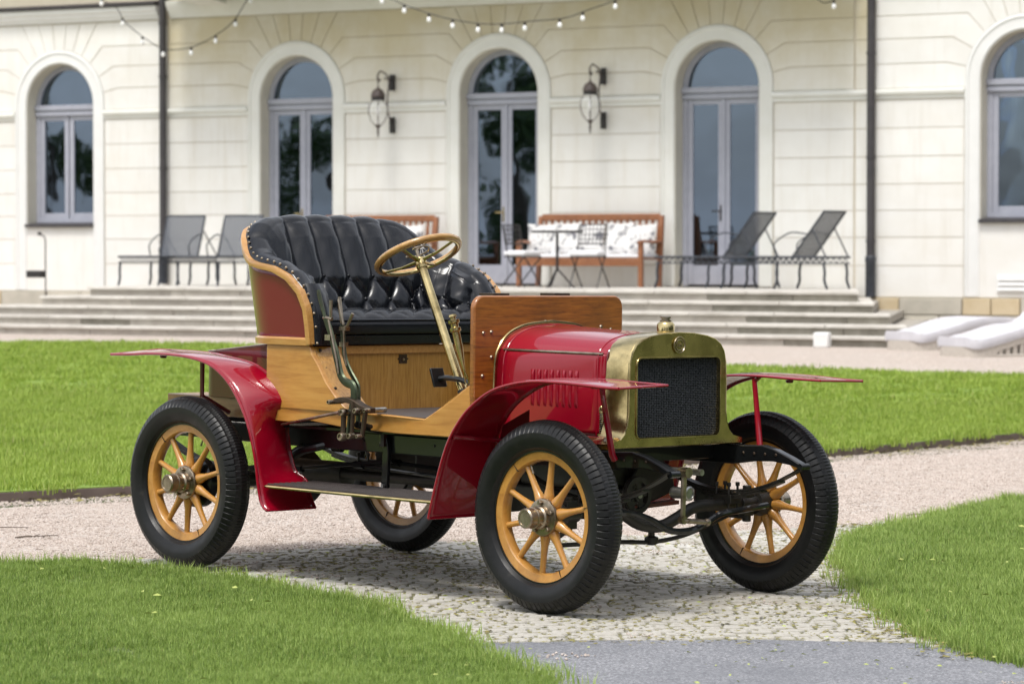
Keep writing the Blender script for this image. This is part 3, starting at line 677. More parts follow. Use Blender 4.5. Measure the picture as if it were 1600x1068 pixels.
def joinery(xc, kd):
    zb_ = ZB[kd]; r = HW-.015; yf = YF+.26
    fr_ = MB()
    n = 26; outer = [(xc-r, zb_)] + [(xc-r*math.cos(PI*i/n), ZS+r*math.sin(PI*i/n)) for i in range(n+1)] + [(xc+r, zb_)]
    q = r-.085; inner = [(xc-q, zb_)] + [(xc-q*math.cos(PI*i/n), ZS+q*math.sin(PI*i/n)) for i in range(n+1)] + [(xc+q, zb_)]
    fr_.loft([[(outer[i][0], yf, outer[i][1]), (outer[i][0], yf+.07, outer[i][1]), (inner[i][0], yf+.07, inner[i][1]), (inner[i][0], yf, inner[i][1])] for i in range(n+3)])
    root = vb(fr_, kd, 'window_frame', smooth=35)
    def sub(b, name, m, **k):
        b.v = [(x-VO.x, y-VO.y, z-VO.z) for x, y, z in b.v]; return b.build(name, m, root, **k)
    b = MB(); bar(b, xc-r-.0, xc+r, 3.80, 3.875, yf-.035, yf+.068); sub(b, 'transom', 'window_frame', bevel=.008)
    b = MB(); bar(b, xc-r, xc+r, 3.895, 3.985, yf-.055, yf+.066); sub(b, 'transom', 'window_frame', bevel=.008)
    b = MB(); bar(b, xc-r+.01, xc+r-.01, 3.87, 3.90, yf-.01, yf+.064); sub(b, 'transom', 'window_frame')
    zlo = zb_+(.02 if kd == 'door' else .10)
    ins = .085
    for sgn in (-1, 1):
        xa, xb = sorted((xc+sgn*.012, xc+sgn*(r-ins))); st = .088; zt_ = 3.80
        pz0 = zlo + (.30 if kd == 'door' else .09)
        b = MB(); ya, yb_ = yf+.012, yf+.06
        bar(b, xa, xa+st, zlo, zt_, ya, yb_); bar(b, xb-st, xb, zlo, zt_, ya, yb_); bar(b, xa+st, xb-st, zt_-.085, zt_, ya+.002, yb_-.002); bar(b, xa+st, xb-st, zlo, pz0, ya+.002, yb_-.002)
        sub(b, 'leaf_frame', 'window_frame', bevel=.006)
        b = MB(); bar(b, xa+st, xb-st, pz0, zt_-.085, yf+.034, yf+.040); sub(b, 'pane', 'pane_glass', smooth=0)
    if kd == 'door':
        b = MB(); bar(b, xc-.028, xc+.028, zlo, 3.80, yf-.012, yf+.011); sub(b, 'cover_strip', 'window_frame', bevel=.006)
        b = MB(); bar(b, xc-.065, xc-.035, 1.92, 2.16, yf+.0, yf+.011); b.tube([(xc-.05, yf, 2.07), (xc-.05, yf-.05, 2.07), (xc-.17, yf-.055, 2.07)], .012, 8); sub(b, 'handle', 'brass' if xc < -14 else 'dark_iron', smooth=40)
    else:
        b = MB(); bar(b, xc-r, xc+r, zb_-.0, zlo, yf-.005, yf+.068); sub(b, 'bottom_rail', 'window_frame', bevel=.006)
        b = MB(); b.prism([(YF-.07, zb_-.055), (YF-.07, zb_-.005), (YF+.26, zb_+.03), (YF+.26, zb_-.055)], xc-HW+.002, xc+HW-.002, 'yz'); sub(b, 'sill', 'zinc_pipe', smooth=0)
    qr = q; arcp = [(xc-qr*math.cos(PI*i/20), ZS+qr*math.sin(PI*i/20)) for i in range(21)]
    b = MB(); b.prism(arcp, yf+.034, yf+.040); sub(b, 'pane', 'pane_glass', smooth=0)
    return root
for xc, kd in zip(XC, KIND): joinery(xc, kd)
# rooms and curtains behind the glass
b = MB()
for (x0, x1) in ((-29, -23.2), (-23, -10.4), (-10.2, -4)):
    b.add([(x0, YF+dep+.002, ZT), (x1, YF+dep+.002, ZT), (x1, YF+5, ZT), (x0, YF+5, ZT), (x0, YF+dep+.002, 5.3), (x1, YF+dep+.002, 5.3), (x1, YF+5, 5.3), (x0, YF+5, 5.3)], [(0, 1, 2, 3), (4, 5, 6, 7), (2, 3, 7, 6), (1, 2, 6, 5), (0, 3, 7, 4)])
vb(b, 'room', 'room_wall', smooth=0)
def curtain(x0, x1, top_w=None):
    b = MB(); N_ = 26; rings = []
    for z, k in ((ZT+.05, 1.), (2.2, .8), (3.3, .92), (4.6, 1.)):
        ring = []
        for i in range(N_+1):
            u = i/N_; ring.append((x0+(x1-x0)*u*k, YF+.62+.035*math.sin(u*38), z))
        rings.append(ring)
    b.loft(rings, cap=False, ring_closed=False); vb(b, 'curtain', 'curtain', smooth=60)
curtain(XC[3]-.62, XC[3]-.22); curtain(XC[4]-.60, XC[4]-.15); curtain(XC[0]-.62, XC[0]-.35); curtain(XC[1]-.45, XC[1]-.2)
# cornice, balcony slab, upper wall trim, roof
def strip(name, m, x0, x1, prof, smooth=30): b = MB(); b.prism([(YF+y, z) for y, z in prof], x0, x1, 'yz'); return vb(b, name, m, smooth=smooth)
corn = [(.01, 5.38), (-.05, 5.385), (-.06, 5.43), (-.10, 5.45), (-.11, 5.50), (-.15, 5.53), (-.16, 5.60), (.01, 5.60)]
strip('cornice', 'trim_white', -39.9, PIPE_L-.12, corn); strip('cornice', 'trim_white', PIPE_R+.14, 7.9, corn)
strip('cornice', 'trim_cream', PIPE_L+.10, PIPE_R-.12, [(.01, 5.38), (-.04, 5.385), (-.05, 5.43), (-.16, 5.58), (-.17, 5.66), (.01, 5.66)])
strip('flashing', 'zinc_pipe', -39.9, PIPE_L-.12, [(.01, 5.602), (-.19, 5.604), (-.20, 5.66), (.01, 5.70)]); strip('flashing', 'zinc_pipe', PIPE_R+.14, 7.9, [(.01, 5.602), (-.19, 5.604), (-.20, 5.66), (.01, 5.70)])
strip('balcony_slab', 'lantern_iron', PIPE_L+.35, PIPE_R-.2, [(.01, 5.78), (-1.5, 5.80), (-1.5, 6.02), (.01, 6.04)])
for xk in (-22.05, -18.55, -14.75, -11.2):
    b = MB(); b.prism([(YF+.0, 5.40), (YF-.14, 5.56), (YF-.9, 5.66), (YF-.9, 5.778), (YF+.0, 5.778)], xk-.28, xk+.28, 'yz'); vb(b, 'bracket', 'trim_cream', smooth=0, bevel=.02)
for i in range(60):
    b = MB(); x = PIPE_L+.45+i*.212; b.box((x-.012, YF-1.44, 6.03), (x+.012, YF-1.416, 6.95)); vb(b, 'baluster', 'dark_iron', smooth=0)
strip('handrail', 'dark_iron', PIPE_L+.38, PIPE_R-.23, [(-1.46, 6.95), (-1.46, 7.0), (-1.40, 7.0), (-1.40, 6.95)], 0)
strip('eaves', 'trim_white', -40, 8, [(.1, 8.2), (-.5, 8.25), (-.55, 8.45), (.1, 8.5)])
b = MB(); b.add([(-40, YF-.6, 8.5), (8, YF-.6, 8.5), (8, YF+6, 11.5), (-40, YF+6, 11.5), (-40, YF+12, 8.5), (8, YF+12, 8.5), (-40, YF+12, 0), (8, YF+12, 0)], [(0, 1, 2, 3), (3, 2, 5, 4), (4, 5, 7, 6)]); vb(b, 'roof', 'zinc_pipe', smooth=0)
# plinth stones
x = -31.0
def stone(x0, x1, z0, z1, m):
    b = MB(); b.box((x0+.008, YF-.055+random.uniform(-.006, .006), z0+.006), (x1-.008, YF+.013, z1-.006)); vb(b, 'plinth_stone', m, smooth=0, bevel=.012)
for (xa, xb_) in ((-39.9, -22.9), (PIPE_R-.1, 7.9)):
    for z0, z1 in ((.5, .755), (.22, .5)):
        x = xa + (0 if z0 > .3 else -.0)
        while x < xb_-.2:
            w_ = min(random.uniform(.35, 1.05), xb_-x); stone(x, x+w_, z0, z1, 'plinth_ochre' if (w_ < .55 and random.random() < .55) else 'plinth_stone'); x += w_
b = MB(); b.box((-39.9, YF-.03, .0), (7.9, YF+.012, .222)); vb(b, 'footing', 'plinth_stone', smooth=0)
# downpipes
for xp, z0 in ((PIPE_L, ZT), (PIPE_R, ZT-.14)):
    b = MB(); yp = YF-.11; b.tube([(xp, yp, z0+.35), (xp, yp, 7.9)], .062, 16); p = vb(b, 'downpipe', 'zinc_pipe')
    def psub(bb, name):
        bb.v = [(x-VO.x, y-VO.y, z-VO.z) for x, y, z in bb.v]; return bb.build(name, 'zinc_pipe' if name != 'shoe' else 'iron_furniture', p)
    bb = MB(); bb.lathe([(.075, 0), (.075, .52), (.082, .53), (.082, .60), (.066, .62)], (xp, yp, z0+.0), 'z', 16); psub(bb, 'shoe')
    for zc in (1.6, 2.85, 4.4, 5.3):
        bb = MB(); bb.lathe([(.063, -.02), (.072, -.02), (.072, .02), (.063, .02)], (xp, yp, zc), 'z', 16); bb.box((xp-.012, yp, zc-.02), (xp+.012, YF+.01, zc+.02)); psub(bb, 'clamp')
# white louvred vent at the right end
b = MB(); vx0, vx1 = -8.25, -7.35
b.box((vx0, YF-.02, .84), (vx1, YF-.001, 1.10)); vt = vb(b, 'wall_vent', 'white_plastic', smooth=0, bevel=.004)
for k in range(3):
    b = MB(); z = .875+k*.075; b.prism([(YF-.05, z), (YF-.045, z+.01), (YF-.019, z+.055), (YF-.019, z+.04)], vx0+.03, vx1-.03, 'yz'); b.v = [(x-VO.x, y-VO.y, z-VO.z) for x, y, z in b.v]; b.build('slat', 'white_plastic', vt, smooth=0)

# ------------------------------------------------------------------ terrace steps
terr = thing('terrace_steps', 'five wide weathered stone steps leading up to the terrace before the villa doors', 'steps', (-15, 27.1, ZG))
TO = Vector((-15, 27.1, ZG))
for i in range(5):
    zt_ = ZT-.14*i; y0 = 27.1-.42*i; xl, xr = -21.5-.6*i, -8.58+.40*i; xr_b = min(xr-1.9, -8.0)
    # riser wall + slab stones
    b = MB(); nx = 0.03
    poly = [(xl+nx, y0+.03), (xr-nx, y0+.03), (xr_b-nx, YF-.002), (xl+nx, YF-.002)]
    z_lo = ZT-.14*(i+1)-.012 if i < 4 else .05
    if i: # ring only in front, the inside is covered by the step above
        poly = [(xl+nx, y0+.03), (xr-nx, y0+.03), (xr_b-nx, YF-.002-.001*i), (xl+nx, YF-.002-.001*i)]
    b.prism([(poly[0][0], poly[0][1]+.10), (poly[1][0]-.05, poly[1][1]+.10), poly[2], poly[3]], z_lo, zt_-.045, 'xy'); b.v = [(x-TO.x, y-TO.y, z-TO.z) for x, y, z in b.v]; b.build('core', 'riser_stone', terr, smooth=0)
    x = xl+nx
    while x < xr-.1:
        x1 = min(x+random.uniform(.9, 1.9), xr-nx)
        if xr-x1 < .5: x1 = xr-nx
        b = MB(); yf_ = y0+.045+random.uniform(-.004, .004); b.prism([(x+.004, yf_), (x1-.004, yf_), (x1-.004-(.05 if x1 == xr-nx else 0), y0+.145), (x+.004, y0+.145)], z_lo, zt_-.046, 'xy')
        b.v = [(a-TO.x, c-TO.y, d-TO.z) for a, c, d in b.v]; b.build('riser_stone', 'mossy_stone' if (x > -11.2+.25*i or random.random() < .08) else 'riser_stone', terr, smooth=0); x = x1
    x = xl
    while x < xr-.05:
        w_ = random.uniform(1.1, 2.1); x1 = min(x+w_, xr)
        if xr-x1 < .5: x1 = xr
        b = MB(); back = .62 if i else 1.0
        q = lambda xx, yy: (xx, yy)
        sh0 = 0 if x > xl else 0; bx1 = x1-(.43*back if x1 == xr else 0)
        b.prism([(x+.005, y0-.0), (x1-.005, y0-.0), (bx1-.005, y0+back), (x+.005, y0+back)], zt_-.044, zt_+random.uniform(-.002, .002), 'xy')
        b.v = [(a-TO.x, c-TO.y, d-TO.z) for a, c, d in b.v]; b.build('tread_slab', 'step_stone', terr, smooth=0, bevel=.008); x = x1
# paving of the terrace and the side landings behind the nosings
for i in range(2):
    zt_ = ZT-.14*i; y0 = 27.1-.42*i+(.62 if i else 1.0); xl, xr = -21.5-.6*i, -8.58+.40*i; nrow = 4; yy = y0
    for r_ in range(nrow):
        y1 = y0+(YF-.06-y0)*(r_+1)/nrow; x = xl+(.3*(r_ % 2))
        e0 = xr-.43*(yy-(27.1-.42*i)); e1 = xr-.43*(y1-(27.1-.42*i)); x = xl
        lim = 0
        while x < e1-.3:
            x1 = x+1.15 if e1-(x+1.15) > .4 else e0
            if i == 0 or x1 > -10.9 or x < -21.6:
                b = MB(); xb_ = e1 if x1 == e0 else x1
                b.prism([(x+.005, yy+.004), (x1-.005, yy+.004), (xb_-.005, y1-.004), (x+.005, y1-.004)], zt_-.045, zt_-.001-.0005*r_, 'xy'); b.v = [(a-TO.x, c-TO.y, d-TO.z) for a, c, d in b.v]; b.build('paving_slab', 'step_stone', terr, smooth=0)
            x = x1
        yy = y1

# ------------------------------------------------------------------ wall lanterns
def lantern(name_label, x):
    t_ = thing('wall_lantern', name_label, 'lantern', (x, YF-.001, 3.85), group='lanterns between the glass doors')
    for dz in (.33, -.36):
        b = MB(); b.box((-.035, -.10, dz-.13), (.035, -.016, dz+.13)); b.tube([(0, -.10, dz+.05), (0, -.14, dz+.05)], .02, 8); b.build('wall_plate', 'dark_iron', t_, bevel=.006)
    yl = -.50
    b = MB(); b.tube(smoothpath([(0, -.12, -.3), (0, -.20, -.12), (0, -.21, .1), (0, -.16, .34), (0, -.24, .45), (0, -.34, .48), (0, -.42, .50), (0, -.50, .44), (0, -.52, .36), (0, -.47, .33), (0, -.44, .38)], 5), .013, 8)
    b.tube([(0, -.13, .36), (0, -.30, .40)], .012, 6); b.build('scroll_arm', 'lantern_iron', t_)
    b = MB(); b.tube([(0, yl, .42), (0, yl, .22)], .009, 6); b.build('hanger', 'lantern_iron', t_)
    b = MB(); b.lathe([(.005, .27), (.02, .23), (.035, .215), (.085, .185), (.115, .12), (.118, .085), (.10, .07)], (0, yl, 0), 'z', 24); b.build('cap', 'lantern_iron', t_)
    b = MB(); b.lathe([(.10, .072), (.112, .068), (.112, .03), (.10, .025)], (0, yl, 0), 'z', 24); b.build('collar', 'dark_iron', t_)
    gp = [(.095, .03), (.145, -.03), (.175, -.11), (.165, -.20), (.125, -.30), (.06, -.37), (.03, -.385)]
    b = MB(); b.lathe(gp, (0, yl, 0), 'z', 24, cap=False); b.build('globe', 'lantern_glass', t_)
    for k in range(6):
        a = k*PI/3; b = MB(); b.tube([((r_+.004)*math.cos(a), yl+(r_+.004)*math.sin(a), h) for r_, h in gp], .006, 5); b.build('rib', 'lantern_iron', t_)
    b = MB(); b.lathe([(.045, -.36), (.05, -.385), (.02, -.42), (.014, -.45), (.022, -.48), (.012, -.51), (.016, -.53), (.004, -.58)], (0, yl, 0), 'z', 14); b.build('finial', 'lantern_iron', t_)
    b = MB(); b.lathe([(.012, -.05), (.02, -.09), (.035, -.14), (.02, -.2), (.003, -.22)], (0, yl, 0), 'z', 12); b.build('bulb', 'bulb_glass', t_)
lantern('iron wall lantern right of the second arched opening from the left', -18.59); lantern('iron wall lantern between the two right-hand glass doors', -14.73)

# ------------------------------------------------------------------ string lights
def string(label, P, bulbs, sag_pts=True):
    t_ = thing('string_lights', label, 'string lights', P[0]); o0 = Vector(P[0])
    pts = [Vector(p)-o0 for p in smoothpath(P, 8)]; b = MB(); b.tube(pts, .008, 5); b.build('cable', 'dark_iron', t_)
    L_ = [0]
    for a, c in zip(pts[:-1], pts[1:]): L_.append(L_[-1]+(c-a).length)
    for q in bulbs:
        d = q*L_[-1]; i = max(j for j in range(len(L_)-1) if L_[j] <= d+1e-6); f = (d-L_[i])/max(1e-6, L_[i+1]-L_[i]); p = pts[i].lerp(pts[i+1], f)
        b = MB(); b.lathe([(.004, .0), (.020, -.006), (.020, -.05), (.017, -.055)], tuple(p), 'z', 10); s_ = b.build('bulb_socket', 'dark_iron', t_)
        b = MB(); b.lathe([(.016, -.052), (.026, -.067), (.034, -.092), (.031, -.116), (.018, -.130), (.001, -.134)], tuple(p), 'z', 14); b.build('bulb', 'bulb_glass', s_)
yl = 29.5
string('festoon of round white bulbs sagging above the middle glass door', [(-18.6, yl, 5.80), (-17.6, yl, 5.42), (-17.17, yl, 5.25), (-16.7, yl, 5.09), (-16.27, yl, 4.985), (-15.83, yl, 4.915), (-15.4, yl, 4.90), (-15.0, yl, 4.92), (-14.38, yl, 4.95), (-14.0, yl, 5.05), (-13.47, yl, 5.20), (-12.7, yl, 5.5), (-12.2, yl, 5.75)], [.16, .225, .295, .36, .428, .49, .55, .64, .70, .785, .88])
yl = 30.5
string('festoon of white bulbs dipping in front of the left downpipe', [(-20.3, yl, 6.0), (-20.74, yl, 5.59), (-21.04, yl, 5.22), (-21.38, yl, 5.0), (-21.88, yl, 4.81), (-22.42, yl, 4.79), (-22.82, yl, 4.98), (-23.21, yl, 5.25), (-23.4, yl, 5.5), (-23.7, yl, 5.67), (-24.1, yl, 6.1)], [.12, .22, .32, .43, .55, .65, .76, .88])
string('short festoon end with one white bulb right of the rightmost glass door', [(-11.4, yl, 6.0), (-10.75, yl, 5.22), (-10.44, yl, 5.13), (-10.0, yl, 5.5), (-9.6, yl, 6.1)], [.52])

# ------------------------------------------------------------------ terrace furniture
def lounger(label, x, y, rz, lean=.50, W=.66):
    """steel sun lounger: length along local +x (feet at x=0, head at x=1.95), width along y"""
    t_ = thing('lounger', label, 'sun lounger', (x, y, ZT), rz, 'black iron loungers on the terrace'); Z = .46
    b = MB()
    for sy in (0, W): b.tube([(0, sy, Z), (1.68, sy, Z)], .018, 8)
    b.tube([(0, 0, Z), (0, W, Z)], .018, 8); b.tube([(1.68, 0, Z), (1.68, W, Z)], .018, 8)
    b.build('frame', 'iron_furniture', t_)
    b = MB()
    for sy in (0, W):
        b.tube([(0, sy, Z-.09), (1.68, sy, Z-.09)], .010, 6)
        for k in range(17): b.tube([(.05+k*.095, sy, Z-.09), (.095+k*.095, sy, Z-.01)], .007, 4); b.tube([(.095+k*.095, sy, Z-.01), (.14+k*.095, sy, Z-.09)], .007, 4)
    b.build('lattice_rail', 'iron_furniture', t_)
    for sx, s_ in ((.05, -1), (.90, -1), (1.62, 1)):
        for sy in (0, W):
            b = MB(); b.tube(smoothpath([(sx, sy, Z-.08), (sx+.02*s_, sy, Z-.22), (sx+.015*s_, sy, .12), (sx+.06*s_, sy, 0)], 3), [.02]*9+[.015], 7); b.build('leg', 'iron_furniture', t_)
    b = MB(); b.box((.02, .03, Z-.006), (1.12, W-.03, Z+.002)); b.build('seat_sling', 'sling_mesh', t_, smooth=0)
    hx, hz = 1.12+lean, Z+.66
    b = MB(); 
    for sy in (.02, W-.02): b.tube([(1.12, sy, Z), (hx, sy, hz)], .017, 8)
    b.tube([(hx, .02, hz), (hx, W-.02, hz)], .017, 8); b.build('back_frame', 'iron_furniture', t_)
    b = MB(); b.add([(1.13, .035, Z+.01), (hx-.01, .035, hz-.01), (hx-.01, W-.035, hz-.01), (1.13, W-.035, Z+.01), (1.125, .035, Z+.014), (hx-.015, .035, hz-.006), (hx-.015, W-.035, hz-.006), (1.125, W-.035, Z+.014)], [(0, 1, 2, 3), (7, 6, 5, 4), (0, 3, 7, 4), (1, 5, 6, 2), (0, 4, 5, 1), (3, 2, 6, 7)]); b.build('back_sling', 'sling_mesh', t_, smooth=0)
    for sy in (.0, W):
        b = MB(); b.tube(smoothpath([(1.12+lean*.52, sy, Z+.33), (1.14, sy, Z+.36), (.98, sy, Z+.30), (.84, sy, Z+.18), (.88, sy, Z)], 4), .011, 7); b.build('arm', 'iron_furniture', t_)
        b = MB(); b.tube([(1.12+lean*.64, sy, Z+.42), (1.66, sy, Z)], .011, 6); b.build('prop', 'iron_furniture', t_)
    return t_
PI2 = PI/2
lounger('black iron lounger facing outward, leftmost on the terrace', -21.32, 28.75, PI2, .22, .78); lounger('black iron lounger facing outward, left of the second glass arch and nearest the driver seat', -20.22, 28.8, PI2, .22, .78)
lounger('black iron lounger seen side on, in front of the rightmost glass door', -13.15, 30.1, 0, .50, .82); lounger('black iron lounger seen side on, at the right end of the terrace', -11.72, 29.4, 0, .50, .82)

def pillow(b, c, s, ry, rz_, th=.12):
    n = 8; rings = []
    q = Matrix.Rotation(rz_, 3, 'Z') @ Matrix.Rotation(ry, 3, 'X'); top, bot = [], []
    for i in range(n+1):
        for j in range(n+1):
            u, v_ = i/n*2-1, j/n*2-1; e = (1-abs(u)**3)*(1-abs(v_)**3); k = 1-.07*(u*u*v_*v_)+.0
            pin = 1-.10*(1-abs(u))*abs(v_)**2-.0; pin2 = 1-.10*(1-abs(v_))*abs(u)**2
            x, z = u*s/2*pin2, v_*s/2*pin; y = th*.5*e**.6
            top.append(tuple(Vector(c)+q @ Vector((x, -y, z)))); bot.append(tuple(Vector(c)+q @ Vector((x, y, z))))
    F = [(i*(n+1)+j, (i+1)*(n+1)+j, (i+1)*(n+1)+j+1, i*(n+1)+j+1) for i in range(n) for j in range(n)]
    b.add(top, F); b.add(bot, [f[::-1] for f in F]); return b
def bench(label, x, y, W):
    t_ = thing('bench', label, 'bench', (x, y, ZT), 0)
    D = .62; zs = .42; m = 'teak'
    for sx in (.03, W-.03):
        b = MB(); b.box((sx-.035, -.035, 0), (sx+.035, .035, .70)); b.build('leg', m, t_, bevel=.006)
        b = MB(); b.prism([(D-.04, 0), (D+.04, 0), (D+.14, 1.10), (D+.07, 1.10)], sx-.033, sx+.033, 'yz'); b.build('leg', m, t_, bevel=.006)
        b = MB(); b.tube(smoothpath([(sx, -.06, .68), (sx, .1, .70), (sx, .35, .69), (sx, D+.06, .70)], 4), .03, 8, sq=(1.3, .8)); b.build('arm', m, t_)
    b = MB(); b.box((.06, -.02, zs-.10), (W-.06, .02, zs)); b.build('seat_rail', m, t_, bevel=.005)
    for k in range(7):
        b = MB(); yy = -.02+k*.09; b.box((.02, yy, zs+.001), (W-.02, yy+.075, zs+.025)); b.build('seat_slat', m, t_, bevel=.004)
    b = MB(); b.box((.06, D+.075, 1.02), (W-.06, D+.125, 1.13)); b.build('top_rail', m, t_, bevel=.01)
    b = MB(); b.box((.06, D+.02, .50), (W-.06, D+.06, .56)); b.build('back_rail', m, t_, bevel=.006)
    for k in range(int(W/.11)):
        b = MB(); xx = .10+k*.11; b.prism([(D+.03, .56), (D+.05, .56), (D+.11, 1.02), (D+.09, 1.02)], xx, xx+.05, 'yz'); b.build('back_slat', m, t_, smooth=0)
    b = MB(); b.box((.05, -.01, zs+.026), (W-.05, D-.02, zs+.085)); tag(b.build('bench_cushion', 'cushion_white', None, bevel=.02), 'flat white seat cushion on the '+('right' if x > -17 else 'left')+' teak bench', 'cushion').location = (x, y, ZT)
    return t_
bx, by, bw = -15.72, 30.45, 2.18
bench('teak bench with patterned pillows between the two right-hand glass doors', bx, by, bw)
bench('teak bench with patterned pillows left of the middle glass door, behind the driver seat', -19.75, 30.45, 2.18)
for i, (px_, s_, rz_, tl, lab) in enumerate([(.10, .50, .25, -.25, 'leaning against the left end of the right teak bench'), (.50, .52, -.1, -.3, 'second from the left on the right teak bench'), (.92, .5, .1, -.3, 'in the middle of the right teak bench'), (1.42, .52, -.15, -.3, 'second from the right on the right teak bench'), (1.80, .5, .35, -.35, 'slumped into the right end of the right teak bench')]):
    b = MB(); pillow(b, (0, 0, 0), s_, tl, rz_); o = b.build('pillow', 'pillow_print', smooth=70); o.location = (bx+px_+.12, by+.42, ZT+.505+s_/2*.92); tag(o, 'grey and white patterned pillow '+lab, 'pillow', 'patterned pillows on the benches')
for px_, rz_, lab in ((1.25, -.2, 'second from the right on the left teak bench'), (1.75, .2, 'at the right end of the left teak bench')):
    b = MB(); pillow(b, (0, 0, 0), .5, -.3, rz_); o = b.build('pillow', 'pillow_print', smooth=70); o.location = (-19.75+px_+.05, by+.42, ZT+.505+.23); tag(o, 'grey and white patterned pillow '+lab, 'pillow', 'patterned pillows on the benches')
# bistro table
t_ = thing('bistro_table', 'small round black iron table standing before the right teak bench', 'table', (-14.45, 29.4, ZT))
b = MB(); b.lathe([(.001, .86), (.39, .86), (.40, .85), (.40, .835), (.38, .825), (.001, .825)], axis='z', n=36); b.build('table_top', 'dark_iron', t_)
b = MB(); b.tube([(0, 0, .82), (0, 0, .25)], .022, 10); b.build('column', 'dark_iron', t_)
for k in range(3):
    a = k*2*PI/3+.4; b = MB(); b.tube(smoothpath([(0, 0, .28), (.08*math.cos(a), .08*math.sin(a), .20), (.2*math.cos(a), .2*math.sin(a), .06), (.27*math.cos(a), .27*math.sin(a), .0)], 4), .014, 7); b.build('leg', 'dark_iron', t_)
def bchair(label, x, y, rz):
    t_ = thing('bistro_chair', label, 'chair', (x, y, ZT), rz, 'folding iron chairs at the bistro table'); W = .44
    for s_ in (0, W):
        b = MB(); b.tube([(s_, -.22, 0), (s_, .10, .46), (s_, .20, .95)], .011, 7); b.build('leg', 'dark_iron', t_)
        b = MB(); b.tube([(s_+.02, .24, 0), (s_+.02, -.20, .47)], .011, 7); b.build('leg', 'dark_iron', t_)
    b = MB()
    for z in (.95, .66): b.tube([(0, .205 if z > .8 else .15, z), (W, .205 if z > .8 else .15, z)], .011, 6)
    b.build('back_rail', 'dark_iron', t_)
    b = MB()
    for k in range(7): xx = .04+k*.06; b.tube([(xx, .15, .66), (xx, .205, .95)], .007, 5)
    for z in (.73, .80, .88): b.tube([(0, .17, z), (W, .18, z)], .006, 5)
    b.build('back_lattice', 'dark_iron', t_)
    b = MB(); b.box((0, -.20, .455), (W, .18, .475)); b.build('seat', 'dark_iron', t_)
    b = MB(); b.box((-.01, -.22, .478), (W+.01, .18, .56)); o = b.build('chair_cushion', 'cushion_white', None, bevel=.03); o.location = t_.location; o.rotation_euler = t_.rotation_euler
    tag(o, 'thick white cushion on the '+label.split(',')[0], 'cushion')
bchair('black iron chair right of the bistro table, its back toward the bench', -14.12, 29.35, .1)
bchair('black iron chair left of the bistro table, turned sideways', -15.35, 29.65, 1.45)

# ------------------------------------------------------------------ garden things near the steps
def wlounger(label, x, y, rz, flat):
    t_ = thing('garden_lounger', label, 'sun lounger', (x, y, H(x, y)), rz, 'wicker loungers with white mats'); W = .80
    prof = [(0, .16), (.12, .13), (.5, .20), (.9, .30), (1.3, .33), (1.7, .30), (2.0, .27)] if flat else [(0, .16), (.12, .13), (.5, .20), (.9, .29), (1.25, .33), (1.55, .55), (1.85, .82)]
    P = [(p.x, p.z) for p in smoothpath([(a, 0, c) for a, c in prof], 5)]
    lower = [(P[-1][0], P[-1][1]-.06)] + [(p[0], p[1]-.06) for p in reversed(P[1:-1])] + [(P[0][0]+.02, P[0][1]-.03)]
    def rbox(pl, y0, y1): return pl
    b = MB(); rings = []
    N_ = len(P)
    for j, (yy, sh) in enumerate(((0, -.02), (.025, 0), (W-.025, 0), (W, -.02))):
        pass
    top = [(x_, z_+.085) for x_, z_ in P]; bot = [(x_, z_-.03) for x_, z_ in P]; q = .16
    rings = []
    for i in range(N_):
        tt = i/(N_-1); e = 0
        dx = P[i][0]; inset = 0.0
        if dx < .16: inset = .16-math.sqrt(max(0, .16**2-(.16-dx)**2))
        y0_, y1_ = inset, W-inset; zt2, zb2 = top[i][1], bot[i][1]; zm = (zt2+zb2)/2
        rings.append([(P[i][0], y0_+.02, zt2), (P[i][0], y1_-.02, zt2), (P[i][0], y1_, zm), (P[i][0], y1_-.02, zb2), (P[i][0], y0_+.02, zb2), (P[i][0], y0_, zm)])
    b.loft(rings); o = b.build('lounger_mat', 'mat_fabric', None, smooth=50, bevel=.0); o.location = t_.location; o.rotation_euler = (0, 0, rz); tag(o, 'white padded mat on the '+('flat lounger beside the steps' if flat else 'raised lounger at the right edge'), 'mat')
    for k in range(4, N_-2, 5):
        b = MB(); b.tube([(P[k][0], .03, P[k][1]+.086), (P[k][0], W/2, P[k][1]+.0865), (P[k][0], W-.03, P[k][1]+.086)], .005, 6); b.build('seam', 'wicker', o)
    b = MB(); rings = []
    for i in range(N_):
        dx = P[i][0]; inset = .03
        if dx < .2: inset = .03+.2-math.sqrt(max(0, .2**2-(.2-dx)**2))
        z1 = P[i][1]-.032; z0 = min(z1-.01, z1-.07) if dx > .35 else .0
        z0 = max(0, z0)
        rings.append([(dx, inset, z1), (dx, W-inset, z1), (dx, W-inset, z0), (dx, inset, z0)])
    b.loft(rings); b.build('wicker_shell', 'wicker', t_, smooth=40)
    for sy in (.05, W-.05):
        b = MB(); b.tube([(.25, sy, .02), (1.95, sy, .02)], .022, 6); b.build('skid', 'wicker', t_)
        for k in range(14):
            xx = .42+k*.11; zt2 = np.interp(xx, [p[0] for p in P], [p[1] for p in P])-.09
            if zt2 > .06:
                b = MB(); b.box((xx, sy-.012, .02), (xx+.06, sy+.012, float(min(zt2, .26)))); b.build('wicker_strut', 'wicker', t_, smooth=0)
    return t_
wlounger('low wicker lounger lying flat, left one beside the steps', -6.70, 24.55, R(60), True)
w2 = wlounger('wicker lounger with raised head, at the right edge of the picture', -5.42, 23.10, R(60), False)
b = MB(); fx, fy = -4.55, 24.4
t_ = thing('side_table', 'grey metal framed side table beside the right wicker lounger', 'table', (fx-.25, fy-.05, H(fx, fy)), R(33))
